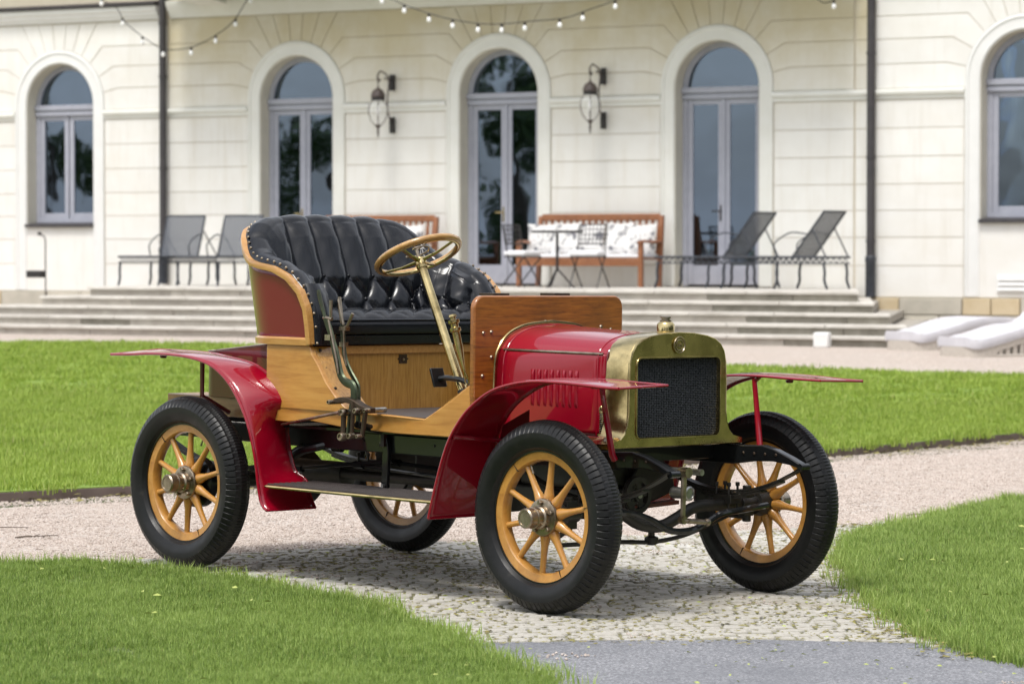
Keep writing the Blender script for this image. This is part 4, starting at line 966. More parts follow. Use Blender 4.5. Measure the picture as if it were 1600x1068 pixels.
for (sx, sy) in ((0, 0), (.8, 0), (0, .45), (.8, .45)): b = MB(); b.box((sx-.02, sy-.02, 0), (sx+.02, sy+.02, .70)); b.build('leg', 'zinc_pipe', t_)
b = MB(); b.box((-.03, -.03, .70), (.83, .48, .74)); b.build('table_top', 'zinc_pipe', t_)
bxx, byy = -9.0, 26.0-1.2+.3
b = MB(); b.box((-.10, -.10, 0), (.10, .10, .20)); o = b.build('stone_cube', 'trim_white', bevel=.02); o.location = (-8.25, 25.1, H(-8.25, 25.1)); o.rotation_euler = (0, 0, .2)
tag(o, 'small pale stone cube on the gravel at the foot of the steps', 'block')
t_ = thing('floodlight', 'small black floodlight on a thin rod at the left end of the steps', 'floodlight', (-25.1, 30.75, ZT-.28))
b = MB(); b.tube([(0, 0, 0), (0, 0, 1.0), (-.02, 0, 1.08), (-.10, -.02, 1.12)], .012, 6); b.build('rod', 'zinc_pipe', t_)
b = MB(); b.box((-.33, -.12, .38), (-.01, .02, .50)); b.build('lamp_housing', 'dark_iron', t_, bevel=.015)
b = MB(); b.lathe([(.03, -.03), (.035, .01), (.02, .03)], (-.11, -.02, 1.13), 'z', 10); b.build('sensor', 'dark_iron', t_)
# small weed in the plinth
t_ = MB()
for _ in range(30):
    a = random.uniform(0, 6.28); r_ = random.uniform(0, .09); z = random.uniform(0, .14); s_ = .03; c = (r_*math.cos(a), r_*math.sin(a), z)
    t_.add([(c[0]-s_, c[1], c[2]), (c[0], c[1]-s_*.6, c[2]+.01), (c[0]+s_, c[1], c[2]+.015), (c[0], c[1]+s_*.6, c[2])], [(0, 1, 2, 3)])
o = t_.build('weed', 'foliage', smooth=0); o.location = (-7.95, 26.8, H(-7.95, 26.8)); tag(o, 'small green weed growing at the foot of the right plinth', 'plant')

# ------------------------------------------------------------------ woodland around the garden (seen only mirrored; tall east and south trees added to darken reflections)
leaf = MB()
for _ in range(420):
    v_ = Vector((random.gauss(0, 1), random.gauss(0, 1), random.gauss(0, 1))).normalized()*random.random()**.4*1.6
    a = Vector((random.uniform(-1, 1), random.uniform(-1, 1), random.uniform(-1, 1))).normalized()*.20; c = a.cross(Vector((random.uniform(-1, 1), random.uniform(-1, 1), 1))).normalized()*.13
    leaf.add([v_-a, v_-c, v_+a, v_+c], [(0, 1, 2, 3)])
wood_o = MB()
P, Rr, S = [], [], []
tr_b = MB()
for (x, y, h, dn) in [(-79, -34, 10, 8), (-71, -27, 8, 6), (-64, -38, 12, 9), (-58.5, -30, 9, 6), (-52.5, -33, 10, 8), (-48.5, -26, 8, 6), (-84, -22, 9, 9), (-30, -60, 12, 60), (-44, -11, 8, 4),
                  (-16, -46, 14, 60), (-4, -40, 14, 60), (9, -36, 15, 70), (22, -32, 15, 70), (31, -24, 15, 70), (34, -12, 15, 70), (33, 0, 15, 70), (33, 11, 15, 70), (35, 22, 15, 70), (37, 33, 14, 60), (40, 46, 14, 60), (46, 5, 17, 60), (47, -8, 17, 60), (30, -44, 17, 60)]:
    tr_b.tube([(x, y, 0), (x+.2, y, h*.35), (x-.1, y+.2, h*.8)], [.28, .2, .06], 7)
    for _ in range(dn):
        a = random.uniform(0, 6.28); z = random.uniform(.16, 1); rr_ = h*.33*math.sqrt(max(0, 1-((z-.55)/.5)**2))*math.sqrt(random.random())
        P.append((x+rr_*math.cos(a), y+rr_*math.sin(a), z*h)); Rr.append((random.uniform(0, 6), random.uniform(0, 6), random.uniform(0, 6))); S.append(random.uniform(.7, 1.25)*(.62 if dn < 20 else 1))
wo = tr_b.build('woodland', 'bark', kind='stuff'); lo = leaf.build('leaf_cluster', 'foliage', wo, smooth=0, kind='stuff'); lo.location = (45, 4, 9)
scatter('woodland_foliage', P, Rr, S, lo, wo)

# ------------------------------------------------------------------ the vintage car (x forward, y to its left, z up; rear axle above the origin)
car = bpy.data.objects.new('vintage_car', None); col.objects.link(car)
tag(car, 'crimson vintage open two-seater with brass radiator, wooden body and buttoned black leather seat', 'car')
car.matrix_world = Matrix(((.96079967, .27699166, .01181603, 0), (-.27707965, .96082447, .00657373, 0), (-.00953226, -.00959002, .99990858, .0), (0, 0, 0, 1)))
CP = dict(parent=car)
TR, WB_, RO = .669, 2.274, .39
# ---- wheels
def tyre_mesh():
    # profile angle ph: 0 = crown (outward), +-90 = sidewalls ; local y = axle direction
    nseg = 672; rt_ = .0665; Rm = RO-rt_; rings = []
    phs = [math.radians(a) for a in (-168, -150, -130, -108, -90, -76, -64, -52, -44, -36, -27, -14, 0, 14, 27, 36, 44, 52, 64, 76, 90, 108, 130, 150, 168)]
    for i in range(nseg):
        a = 2*PI*i/nseg; ring = []; k = i % 8
        for ph in phs:
            d = abs(math.degrees(ph)); r_ = rt_
            if 34 < d < 66: r_ -= .0042 if k in (0,) else 0.0
            if 20 < d < 30: r_ -= .003
            if d < 20: r_ += .001*(1 if (i//2) % 2 else -1)*.8
            if 70 < d < 80: r_ += .0022
            if 120 < d < 140: r_ += .0015
            rr = Rm + r_*math.cos(ph); ring.append((rr*math.cos(a), r_*math.sin(ph), rr*math.sin(a)))
        rings.append(ring)
    b = MB(); b.loft(rings, closed=True, cap=False, ring_closed=False); return b
ty = tyre_mesh(); T0 = ty.build('tyre', 'rubber', smooth=22)
b = MB(); b.lathe([(.262, -.036), (.292, -.036), (.302, -.045), (.306, -.043), (.300, -.034), (.296, .034), (.306, .043), (.302, .045), (.292, .036), (.262, .036)], axis='y', n=72, closed_prof=True); RIM0 = b.build('rim', 'black_enamel', smooth=40)
b = MB(); b.lathe([(.226, -.018), (.232, -.026), (.262, -.030), (.2625, .030), (.232, .026), (.226, .018)], axis='y', n=72, closed_prof=True); FEL0 = b.build('felloe', 'spoke_wood', smooth=40)
def spoke():
    b = MB(); rings = []
    for r_, w_, d_ in ((.055, .034, .052), (.075, .043, .050), (.095, .035, .040), (.115, .027, .034), (.15, .022, .030), (.19, .0205, .027), (.215, .0215, .026), (.228, .0235, .026)):
        w_ *= 1.16; rings.append([(w_/2*math.cos(2*PI*j/12), d_/2*math.sin(2*PI*j/12), r_) for j in range(12)])
    b.loft(rings); return b
SP0 = spoke().build('spoke', 'spoke_wood', smooth=60)
b = MB(); b.lathe([(.0, -.034), (.060, -.034), (.074, -.031), (.077, -.026), (.077, -.020), (.0, -.020)], axis='y', n=40); FL0 = b.build('hub_flange', 'nickel', smooth=35)
b = MB(); b.lathe([(.050, -.03), (.046, -.052), (.040, -.058), (.040, -.078), (.044, -.082), (.044, -.088), (.036, -.092)], axis='y', n=32)
b.lathe([(.041, -.090), (.041, -.125), (.036, -.131), (.030, -.131), (.029, -.128), (.0, -.128)], axis='y', n=6*4); HN0 = b.build('hub_nut', 'nickel', smooth=30)
b = MB(); b.lathe([(.0105, -.02), (.0105, -.045), (.008, -.048), (.0, -.048)], axis='y', n=6); BT0 = b.build('bolt', 'nickel', smooth=30)
b = MB(); b.lathe([(.0, .03), (.105, .03), (.115, .036), (.115, .075), (.105, .082), (.0, .082)], axis='y', n=40); DR0 = b.build('brake_drum', 'black_enamel', smooth=35)
b = MB(); b.lathe([(.0, .0), (.055, .0), (.06, .04), (.05, .075), (.0, .08)], axis='y', n=30); HB0 = b.build('hub_back', 'grease', smooth=35)
b = MB(); b.tube([(0, 0, .226), (0, .0, .195)], .0035, 6); b.tube([(0, 0, .197), (0, 0, .188)], .0045, 6); VS0 = b.build('valve_stem', 'nickel')
protos = [T0, RIM0, FEL0, SP0, FL0, HN0, BT0, DR0, HB0, VS0]
# badge ring on the hub nut face
for k, (x, sy, phase, rear) in enumerate(((WB_, -1, .10, False), (0, -1, .05, True), (WB_, 1, .2, False), (0, 1, .3, True))):
    w = bpy.data.objects.new('wheel', FEL0.data); col.objects.link(w); w.parent = car; w.location = (x, sy*TR, RO); rz_ = 0 if sy < 0 else PI
    w.rotation_euler = (0, 0, rz_)
    for o_ in (T0, RIM0, FL0, HN0, DR0 if rear else HB0, VS0):
        c = bpy.data.objects.new(o_.name.split('.')[0], o_.data); col.objects.link(c); c.parent = w
        if o_ is VS0: c.rotation_euler = (0, -.45+(.9 if rear else 0), 0)
        if o_ is T0: c.rotation_euler = (0, random.random(), 0)
    for j in range(10):
        c = bpy.data.objects.new('spoke', SP0.data); col.objects.link(c); c.parent = w; c.rotation_euler = (0, phase+j*2*PI/10, 0)
    for j in range(5):
        a = phase+.3+j*2*PI/5; c = bpy.data.objects.new('bolt', BT0.data); col.objects.link(c); c.parent = w; c.location = (.060*math.cos(a), 0, .060*math.sin(a))
    # dark joints of the felloe
    for a in (2.7, 5.6, 1.35):
        b = MB(); q = Matrix.Rotation(a, 3, 'Y'); b.obox(q @ Vector((0, 0, .2445)), (.0016, .062, .036), q); o_ = b.build('felloe_joint', 'grease', w, smooth=0)
for o_ in protos: bpy.data.objects.remove(o_)

# ---- frame
for sy in (-1, 1):
    yb0 = sy*.40; b = MB()
    prof_t = [(-.62, .60), (-.45, .655), (.3, .655), (2.40, .650), (2.50, .655), (2.57, .640), (2.65, .612), (2.715, .585)]
    prof_b = [(-.62, .575), (-.45, .575), (.3, .570), (2.34, .568), (2.46, .585), (2.56, .590), (2.65, .580), (2.715, .565)]
    poly = prof_t + prof_b[::-1]
    b.prism(poly, yb0-.022, yb0+.022); b.build('frame_rail', 'black_enamel', **CP, bevel=.005)
    b = MB(); b.tube([(2.712, yb0-.026, .575), (2.712, yb0+.026, .575)], .0145, 12); b.build('spring_eye', 'black_enamel', **CP)
    for xb in (2.40, 2.46, 2.52, 2.58, .9, 1.35):
        b = MB(); b.lathe([(0, -.027), (.004, -.027), (.0065, -.024), (.0065, -.02)], (xb, yb0, .618), 'y', 8); b.build('rivet', 'bronze_dark' if xb > 2 else 'black_enamel', **CP)
    # leaf springs : front
    yl = sy*.42
    for i_, (x0, x1, dz) in enumerate(((1.84, 2.712, 0), (1.96, 2.58, -.010), (2.06, 2.48, -.020), (2.14, 2.40, -.030))):
        b = MB(); xs_ = np.linspace(x0, x1, 14); rr = []
        for x in xs_:
            z = .445 + .132*((x-2.275)/.437)**2*(1 if x > 2.275 else .95) + dz
            rr.append([(x, yl-.021, z), (x, yl+.021, z), (x, yl+.021, z+.008), (x, yl-.021, z+.008)])
        b.loft(rr); b.build('spring_leaf', 'grease', **CP, smooth=0)
    for i_, (x0, x1, dz) in enumerate(((-.50, .50, 0), (-.36, .36, -.010), (-.24, .24, -.020), (-.13, .13, -.030))):
        b = MB(); rr = []
        for x in np.linspace(x0, x1, 14):
            z = .445 + .13*(x/.5)**2 + dz; rr.append([(x, yl-.021, z), (x, yl+.021, z), (x, yl+.021, z+.008), (x, yl-.021, z+.008)])
        b.loft(rr); b.build('spring_leaf', 'grease', **CP, smooth=0)
    for xa in (WB_, 0):
        b = MB(); b.box((xa-.05, yl-.035, .395), (xa+.05, yl+.035, .435))
        for sx in (-.035, .035):
            for ty_ in (-.028, .028): b.tube([(xa+sx, yl+ty_, .375), (xa+sx, yl+ty_, .485)], .006, 6); b.tube([(xa+sx, yl+ty_, .470), (xa+sx, yl+ty_, .486)], .010, 6)
        b.build('spring_clamp', 'grease', **CP, bevel=.002)
    b = MB(); b.box((WB_-.02, sy*.545-.03, .335), (WB_+.02, sy*.545+.03, .45)); b.tube([(WB_, sy*.50, .39), (WB_, sy*.64, .39)], [.03, .034], 14); b.tube([(WB_, sy*.55, .31), (WB_, sy*.55, .465)], .019, 12); b.build('stub_axle', 'grease', **CP, bevel=.003)
for xc_ in (-.55, .4, 1.2, 2.2):
    b = MB(); b.box((xc_-.03, -.378, .585), (xc_+.03, .378, .645)); b.build('cross_member', 'black_enamel', **CP, bevel=.004)
b = MB(); b.tube(smoothpath([(WB_, -.54, .40), (WB_, -.40, .395), (WB_, -.26, .392), (WB_, -.13, .335), (WB_, .0, .318), (WB_, .10, .345), (WB_, .22, .388), (WB_, .40, .39), (WB_, .54, .395)], 5), .021, 12, sq=(1, 1.25)); b.build('front_axle', 'grease', **CP)
b = MB(); b.tube(smoothpath([(2.38, -.56, .395), (2.38, -.42, .40), (2.38, -.30, .395), (2.38, -.17, .36), (2.38, -.05, .31), (2.38, .08, .305), (2.38, .17, .331), (2.38, .26, .363), (2.38, .38, .373), (2.36, .58, .384)], 5), .0145, 10); b.build('track_rod', 'black_enamel', **CP)
b = MB(); b.tube(smoothpath([(2.20, -.52, .262), (2.2, -.15, .255), (2.2, .03, .245), (2.2, .20, .257), (2.2, .34, .285), (2.2, .52, .335)], 4), .0095, 8); b.lathe([(.014, -.02), (.030, -.012), (.030, .012), (.014, .02)], (2.2, .03, .252), 'z', 12); b.tube([(2.2, .03, .25), (2.2, .03, .335)], .014, 8); b.build('tie_rod', 'grease', **CP)
for sy in (-1, 1):
    b = MB(); b.tube([(2.27, sy*.55, .33), (2.2, sy*.52, .30 if sy < 0 else .335)], .011, 8); b.build('steering_arm', 'grease', **CP)
# crank handle
b = MB(); b.tube([(2.30, 0, .555), (2.505, 0, .555)], .014, 10); b.build('crank_shaft', 'steel', **CP)
b = MB(); cx_ = 2.50
b.tube([(cx_-.02, -.105+.105, .560), (cx_+.028, 0, .560)], .022, 14); b.tube([(cx_, 0, .545), (cx_, -.004, .372)], [.0145, .0115], 8, sq=(1, .75)); b.tube([(cx_-.012, -.004, .365), (cx_+.012, -.004, .365)], .017, 12)
b.tube([(cx_+.005, -.004, .362), (cx_+.005, .03, .360)], .009, 8); b.tube([(cx_+.005, .02, .361), (cx_+.005, .13, .350)], .0115, 10); b.lathe([(.002, -.017), (.014, -.010), (.017, 0), (.014, .010), (.002, .017)], (cx_+.005, .14, .349), 'y', 12)
b.v = [(x, y-.105, z) for x, y, z in b.v]; b.build('crank_handle', 'nickel', **CP)
# engine parts visible below
PY, PZ, PX = -.052, .444, 2.19
b = MB(); b.lathe([(.056, -.013), (.078, -.013), (.080, -.008), (.076, 0), (.080, .008), (.078, .013), (.056, .013)], (PX, PY, PZ), 'x', 40, closed_prof=True); b.lathe([(0, -.016), (.026, -.016), (.026, .016), (0, .016)], (PX, PY, PZ), 'x', 24)
for j in range(5):
    a0 = j*2*PI/5+.2; P_ = [(r_*math.cos(a), r_*math.sin(a)) for r_, a in ((.022, a0-.45), (.060, a0-.30), (.060, a0+.30), (.022, a0+.45))]
    b.prism([(PY+y, PZ+z) for y, z in P_], PX-.006, PX+.006, 'yz')
b.build('fan_pulley', 'grease', **CP, smooth=30)
b = MB(); b.tube([(2.06, PY, PZ), (2.21, PY, PZ)], .013, 12); b.build('pulley_shaft', 'steel', **CP)
b = MB(); b.tube([(2.33, .02, .462), (2.40, .02, .462)], [.026, .022], 16); b.lathe([(.031, 0), (.031, .02), (.024, .024), (.022, .018), (.0, .018)], (2.40, .02, .462), 'x', 20); b.build('starter_dog', 'steel', **CP)
b = MB(); b.prism([(.04, .415), (.16, .400), (.30, .44), (.28, .53), (.06, .56), (.02, .50)], 2.02, 2.09, 'yz'); b.build('timing_cover', 'grease', **CP, bevel=.01)
b = MB(); b.prism([(-.03, .372), (.30, .385), (.30, .402), (-.03, .386)], 2.06, 2.11, 'yz'); b.build('under_tray', 'dusty_red', **CP)
b = MB(); b.box((1.60, -.16, .46), (2.05, .16, .80)); b.build('engine_block', 'grease', **CP, bevel=.02)
b = MB(); b.prism([(1.52, .46), (1.60, .36), (2.00, .36), (2.08, .46)], -.15, .15); b.build('oil_sump', 'grease', **CP, bevel=.015)
for k in range(2): b = MB(); b.lathe([(.075, 0), (.075, .17), (.05, .19), (0, .19)], (1.72+.2*k, 0, .80), 'z', 24); b.build('cylinder', 'steel', **CP)
b = MB(); b.lathe([(.05, -.2), (.19, -.19), (.20, -.17), (.20, -.10), (.10, -.06), (.10, .0)], (1.52, 0, .52), 'x', 30); b.build('flywheel', 'grease', **CP)
b = MB(); b.box((.92, -.15, .40), (1.28, .15, .60)); b.tube([(1.3, 0, .50), (1.5, 0, .50)], .05, 12); b.build('gearbox', 'grease', **CP, bevel=.03)
b = MB(); b.lathe([(.04, .0), (.10, .01), (.10, .06), (.07, .08), (.07, .26), (.04, .28)], (.62, 0, .52), 'x', 26); b.build('clutch_housing', 'grease', **CP)
b = MB(); b.tube([(.9, 0, .49), (.12, 0, .41)], .028, 12); b.build('drive_shaft', 'grease', **CP)
b = MB(); b.tube([(0, -.58, RO), (0, .58, RO)], .034, 14); b.build('rear_axle', 'grease', **CP)
b = MB(); b.lathe([(.03, -.10), (.09, -.085), (.13, -.03), (.13, .03), (.09, .085), (.03, .10)], (0, 0, RO), 'y', 30); b.build('differential', 'grease', **CP)
b = MB(); b.tube(smoothpath([(1.6, -.19, .62), (1.45, -.24, .50), (1.2, -.26, .455), (.9, -.24, .445), (.4, -.22, .44)], 5), .024, 12); b.build('exhaust_pipe', 'grease', **CP)
b = MB(); b.lathe([(.02, -.26), (.055, -.25), (.055, .25), (.02, .26)], (.30, -.20, .44), 'x', 24); b.build('silencer', 'grease', **CP)
for k, (x0, z0, x1, z1, y_) in enumerate(((.95, .52, 1.5, .50, -.30), (.75, .50, 1.45, .47, -.33), (.55, .56, 1.30, .60, -.28), (.35, .46, 1.0, .53, -.34))):
    b = MB(); b.tube([(x0, y_, z0), (x1, y_, z1)], .009, 8); b.tube([(x0-.01, y_, z0), (x0+.05, y_, z0)], .016, 8); b.build('control_rod', 'black_enamel', **CP)
b = MB(); b.tube(smoothpath([(.62, -.36, .66), (.66, -.385, .60), (.60, -.42, .575), (.52, -.44, .555), (.46, -.44, .53)], 4), [.020]*17, 10); b.lathe([(.03, -.02), (.034, 0), (.03, .02)], (.66, -.40, .61), 'y', 14); b.build('brake_linkage', 'black_enamel', **CP)
for x_ in (1.06, ):
    b = MB(); b.prism([(x_-.012, .64), (x_+.012, .64), (x_+.022, .57), (x_+.014, .44), (x_+.02, .405), (x_-.03, .405), (x_-.02, .44), (x_-.014, .57)], -.445, -.425); b.box((x_-.04, -.60, .398), (x_+.04, -.42, .404)); b.build('step_bracket', 'black_enamel', **CP, bevel=.003)
    b = MB(); b.lathe([(0, -.012), (.009, -.012), (.009, 0)], (x_, -.447, .43), 'y', 6); b.build('bolt', 'steel', **CP)

# ---- running boards
for sy in (-1, 1):
    b = MB(); poly = [(.60, sy*.725), (1.668, sy*.725), (1.645, sy*.40), (.54, sy*.40)]; b.prism(poly, .404, .420, 'xy'); ro = b.build('running_board', 'board_metal', **CP, bevel=.003)
    b = MB(); b.tube([(.60, sy*.727, .411), (1.668, sy*.727, .411)], .0075, 8); b.build('edge_trim', 'brass', parent=ro)
    b = MB(); b.tube([(.60, sy*.727, .411), (.54, sy*.40, .411)], .0065, 8); b.build('edge_trim', 'brass', parent=ro)
    b = MB(); b.tube([(1.668, sy*.727, .411), (1.645, sy*.40, .411)], .0065, 8); b.build('edge_trim', 'brass', parent=ro)
    for k in range(34):
        xx = .62+k*.0305; b = MB()
        if k % 2 == 0: continue
    b = MB()
    for k in range(9): yy = sy*(.43+k*.033); b.box((.58, yy-.004, .420), (1.64, yy+.004, .4222))
    b.build('rubber_ribs', 'floor_rubber', parent=ro, smooth=0, kind='stuff')

# ---- mudguards
def guard(outer, inner, name='mudguard'):
    """outer / inner: lists of (x, y, z) rim points; the sheet between is crowned a little"""
    A_ = smoothpath(outer, 5); B_ = smoothpath(inner, 5)
    def resamp(P_, n):
        L_ = [0]
        for a, c in zip(P_[:-1], P_[1:]): L_.append(L_[-1]+(c-a).length)
        out = []
        for i in range(n):
            d = L_[-1]*i/(n-1); j = min(len(P_)-2, max(k for k in range(len(L_)) if L_[k] <= d+1e-9)); f = (d-L_[j])/max(1e-9, L_[j+1]-L_[j]); out.append(P_[j].lerp(P_[j+1], f))
        return out
    n = 64; A_, B_ = resamp(A_, n), resamp(B_, n); m_ = 8; rows = []
    for i in range(n):
        a, c = A_[i], B_[i]; ta = A_[min(n-1, i+1)]-A_[max(0, i-1)]; nn = ta.cross(c-a); nn = nn.normalized() if nn.length > 1e-9 else Vector((0, 0, 1))
        if i == 0: pn = nn if nn.z > 0 else -nn
        if nn.dot(pn) < 0: nn = -nn
        pn = nn
        rows.append([a.lerp(c, j/m_) + nn*(.010*math.sin(PI*j/m_)*min(1, (n-1-i)/8, i/8+.2)) for j in range(m_+1)])
    b = MB(); b.loft(rows, cap=False, ring_closed=False); o_ = b.build(name, 'crimson_paint', **CP, smooth=50)
    s_ = o_.modifiers.new('thick', 'SOLIDIFY'); s_.thickness = .003; s_.offset = 0
    b = MB(); b.tube(A_, .0065, 8); b.build('bead', 'crimson_paint', parent=o_)
    b = MB(); b.tube(B_, .005, 8); b.build('bead', 'crimson_paint', parent=o_)
    for q in (0, n-1):
        b = MB(); b.tube([A_[q], B_[q]], .005, 8); b.build('bead', 'crimson_paint', parent=o_)
    return o_
r_out = [(-.479, .954), (-.329, .959), (-.20, .966), (-.05, .967), (.088, .959), (.21, .938), (.291, .907), (.372, .852), (.439, .778), (.493, .696), (.534, .597), (.561, .498), (.580, .398), (.603, .332), (.640, .308)]
r_in = [(-.48, -.475, .972), (-.253, -.475, .973), (-.058, -.49, .968), (.12, -.545, .958), (.30, -.56, .938), (.40, -.56, .902), (.47, -.56, .858), (.525, -.56, .81), (.545, -.54, .765), (.50, -.50, .715), (.455, -.475, .665), (.455, -.47, .60), (.479, -.47, .516), (.510, -.47, .458), (.575, -.47, .428), (.606, -.47, .36), (.640, -.47, .308)]
f_out = [(2.734, .925), (2.641, .926), (2.515, .932), (2.385, .936), (2.255, .934), (2.132, .917), (2.024, .886), (1.935, .836), (1.861, .777), (1.791, .690), (1.746, .598), (1.705, .48), (1.671, .367), (1.665, .345)]
f_in = [(2.735, -.47, .932), (2.575, -.46, .935), (2.387, -.455, .940), (2.23, -.455, .935), (2.14, -.455, .926), (2.04, -.455, .905), (1.963, -.455, .872), (1.872, -.455, .815), (1.80, -.455, .735), (1.755, -.455, .64), (1.72, -.46, .52), (1.685, -.46, .40), (1.668, -.46, .345)]
for sy in (-1, 1):
    guard([(x, sy*.75, z) for x, z in r_out], [(x, y*-sy, z) for x, y, z in r_in]); guard([(x, sy*.75, z) for x, z in f_out], [(x, y*-sy, z) for x, y, z in f_in])
    # front stay, rear stay, brackets
    b = MB(); b.tube([(2.375, sy*.47, .928), (2.378, sy*.47, .90), (2.425, sy*.455, .64), (2.425, sy*.44, .62)], [.011, .011, .014, .014], 10); b.tube([(2.36, sy*.52, .932), (2.375, sy*.47, .915)], .010, 8); b.build('mudguard_stay', 'crimson_paint', **CP)
    b = MB(); b.tube([(.0, sy*.60, .96), (.0, sy*.60, .78), (.0, sy*.44, .70)], .011, 10); b.build('mudguard_stay', 'maroon_paint', **CP)
    b = MB(); b.tube([(1.79, sy*.74, .69), (1.79, sy*.40, .66)], .009, 8); b.lathe([(.012, -.01), (.012, .01)], (1.79, sy*.73, .69), 'y', 8); b.build('mudguard_stay', 'crimson_paint', **CP)
    for (xx, yy, zz) in ((2.46, .60, .926), (-.22, .65, .960)):
        b = MB(); b.lathe([(.014, -.016), (.018, -.006), (.004, .0)], (xx, sy*yy, zz), 'z', 10); b.build('stay_nut', 'maroon_paint', **CP)
    # inner valance between front guard and frame
    b = MB(); b.prism([(1.80, .73), (1.76, .62), (1.70, .42), (1.85, .42), (1.95, .64), (1.95, .80)], sy*.452, sy*.456); b.build('inner_valance', 'maroon_paint', **CP, smooth=0)

# ---- radiator
def sym(P_): return P_ + [(-y, z) for y, z in reversed(P_) if abs(y) > 1e-6]
RP = [(-.301, .70), (-.3015, .80), (-.301, .93), (-.297, 1.005), (-.285, 1.048), (-.262, 1.078), (-.225, 1.100), (-.175, 1.113), (-.093, 1.124), (0, 1.128)]
foot = [(-.412, .655), (-.412, .676), (-.385, .682), (-.350, .690), (-.325, .712), (-.309, .750)]
outl = foot + RP[1:]
front = sym(outl)
b = MB(); xf_, xr_ = 2.368, 2.235
def shrink(P_, k, cz=.89): return [(y*(1-k), cz+(z-cz)*(1-k)) for y, z in P_]
rings = [[(xr_, y, z) for y, z in shrink(front, .004)], [(xr_+.004, y, z) for y, z in front], [(xf_-.010, y, z) for y, z in front], [(xf_-.003, y, z) for y, z in shrink(front, .008)], [(xf_, y, z) for y, z in shrink(front, .022)]]
b.loft(rings, cap=False); b.build('radiator_shell', 'brass', **CP, smooth=40)
# front plate with the window
def rrect(w_, z0, z1, r_, n=5):
    out = []
    for (cy, cz, a0) in ((-w_+r_, z0+r_, PI), (w_-r_, z0+r_, 1.5*PI), (w_-r_, z1-r_, 0), (-w_+r_, z1-r_, .5*PI)):
        for i in range(n+1): a = a0+i*PI/2/n; out.append((cy+r_*math.cos(a), cz+r_*math.sin(a)))
    return out
inner = rrect(.258, .692, 1.026, .030, 6)
bm = bmesh.new(); of_ = shrink(front, .022)
vo = [bm.verts.new((xf_, y, z)) for y, z in of_]; vi = [bm.verts.new((xf_, y, z)) for y, z in inner]
eo = [bm.edges.new((vo[i], vo[(i+1) % len(vo)])) for i in range(len(vo))]; ei = [bm.edges.new((vi[i], vi[(i+1) % len(vi)])) for i in range(len(vi))]
bmesh.ops.triangle_fill(bm, edges=eo+ei, use_beauty=True)
me = bpy.data.meshes.new('radiator_face'); bmesh.ops.recalc_face_normals(bm, faces=bm.faces); bm.to_mesh(me); bm.free(); me.materials.append(M['brass_face']); o_ = bpy.data.objects.new('radiator_face', me); col.objects.link(o_); o_.parent = car
face = o_
b = MB(); lip = [(xf_-.002, 1.0), (xf_+.004, .995), (xf_+.004, .98), (xf_-.002, .97), (xf_-.014, .965), (xf_-.014, .975)]
def scl(P_, dx): # offset rounded rectangle
    return rrect(.258+dx, .692-dx, 1.026+dx, max(.008, .030+dx), 6)
b.loft([[(xf_-.001, y, z) for y, z in scl(0, .003)], [(xf_+.005, y, z) for y, z in scl(0, .001)], [(xf_+.005, y, z) for y, z in scl(0, -.004)], [(xf_-.016, y, z) for y, z in scl(0, -.007)]], cap=False); b.build('window_bead', 'brass', parent=face, smooth=50)
# outer rolled edge
b = MB(); b.tube([(xf_-.003, y, z) for y, z in shrink(front, .010)][3:-3], .004, 6); b.build('edge_bead', 'brass', parent=face)
# core : vertical wavy ribs with fins
b = MB(); ny_, nz_ = 34, 96; wy = .508/ny_; verts = []
for k in range(ny_):
    yc = -.254+wy*(k+.5); rr = []
    for i in range(nz_+1):
        z = .690+.338*i/nz_; off = .0014*math.sin(i*1.15+k*2.3)+random.uniform(-.0006, .0006); fx_ = xf_-.016+(.004 if i % 2 else 0)
        rr.append([(fx_-.006, yc-wy*.47+off, z), (fx_, yc-wy*.30+off, z), (fx_+.001, yc+wy*.30+off, z), (fx_-.006, yc+wy*.47+off, z)])
    b.loft(rr, cap=False, ring_closed=False)
b.build('radiator_core', 'radiator_fins', parent=face, smooth=0, kind='stuff')
b = MB(); b.box((xf_-.05, -.26, .685), (xf_-.026, .26, 1.03)); b.build('core_back', 'grease', parent=face, smooth=0)
# badge
b = MB(); b.lathe([(.0, .0), (.034, .0), (.036, .002), (.036, .006), (.032, .008), (.030, .005), (.0, .005)], (0, 0, 0), 'x', 40); b.v = [(x, y, z*1.0) for x, y, z in b.v]; bd = b.build('badge', 'brass_face', **CP); bd.location = (xf_, -.005, 1.075)
b = MB(); P_ = [(.0065, .0325*math.cos(2*PI*i/40), .0325*math.sin(2*PI*i/40)) for i in range(40)]; b.tube(P_, .0022, 6, closed=True); b.build('badge_ring', 'nickel', parent=bd)
def badge_text(s_, size, z, name):
    cu = bpy.data.curves.new(name, 'FONT'); cu.body = s_; cu.size = size; cu.align_x = 'CENTER'; cu.align_y = 'CENTER'; cu.extrude = .0012
    o2 = bpy.data.objects.new(name, cu); col.objects.link(o2); o2.parent = bd; o2.location = (.0062, 0, z); o2.rotation_euler = (PI/2, 0, PI/2); cu.materials.append(M['nickel']); bpy.context.view_layer.update(); me_ = bpy.data.meshes.new_from_object(o2.evaluated_get(bpy.context.evaluated_depsgraph_get())); o3 = bpy.data.objects.new(name, me_); col.objects.link(o3); o3.parent = bd; o3.location = o2.location; o3.rotation_euler = o2.rotation_euler; bpy.data.objects.remove(o2); return o3
badge_text('L&K', .021, 0, 'badge_lettering')
for a0, a1 in ((.35, PI-.35), (PI+.35, 2*PI-.35)):
    b = MB(); b.tube([(.0065, .022*math.cos(a0+(a1-a0)*i/12), .022*math.sin(a0+(a1-a0)*i/12)) for i in range(13)], .0016, 6); b.build('laurel', 'nickel', parent=bd)
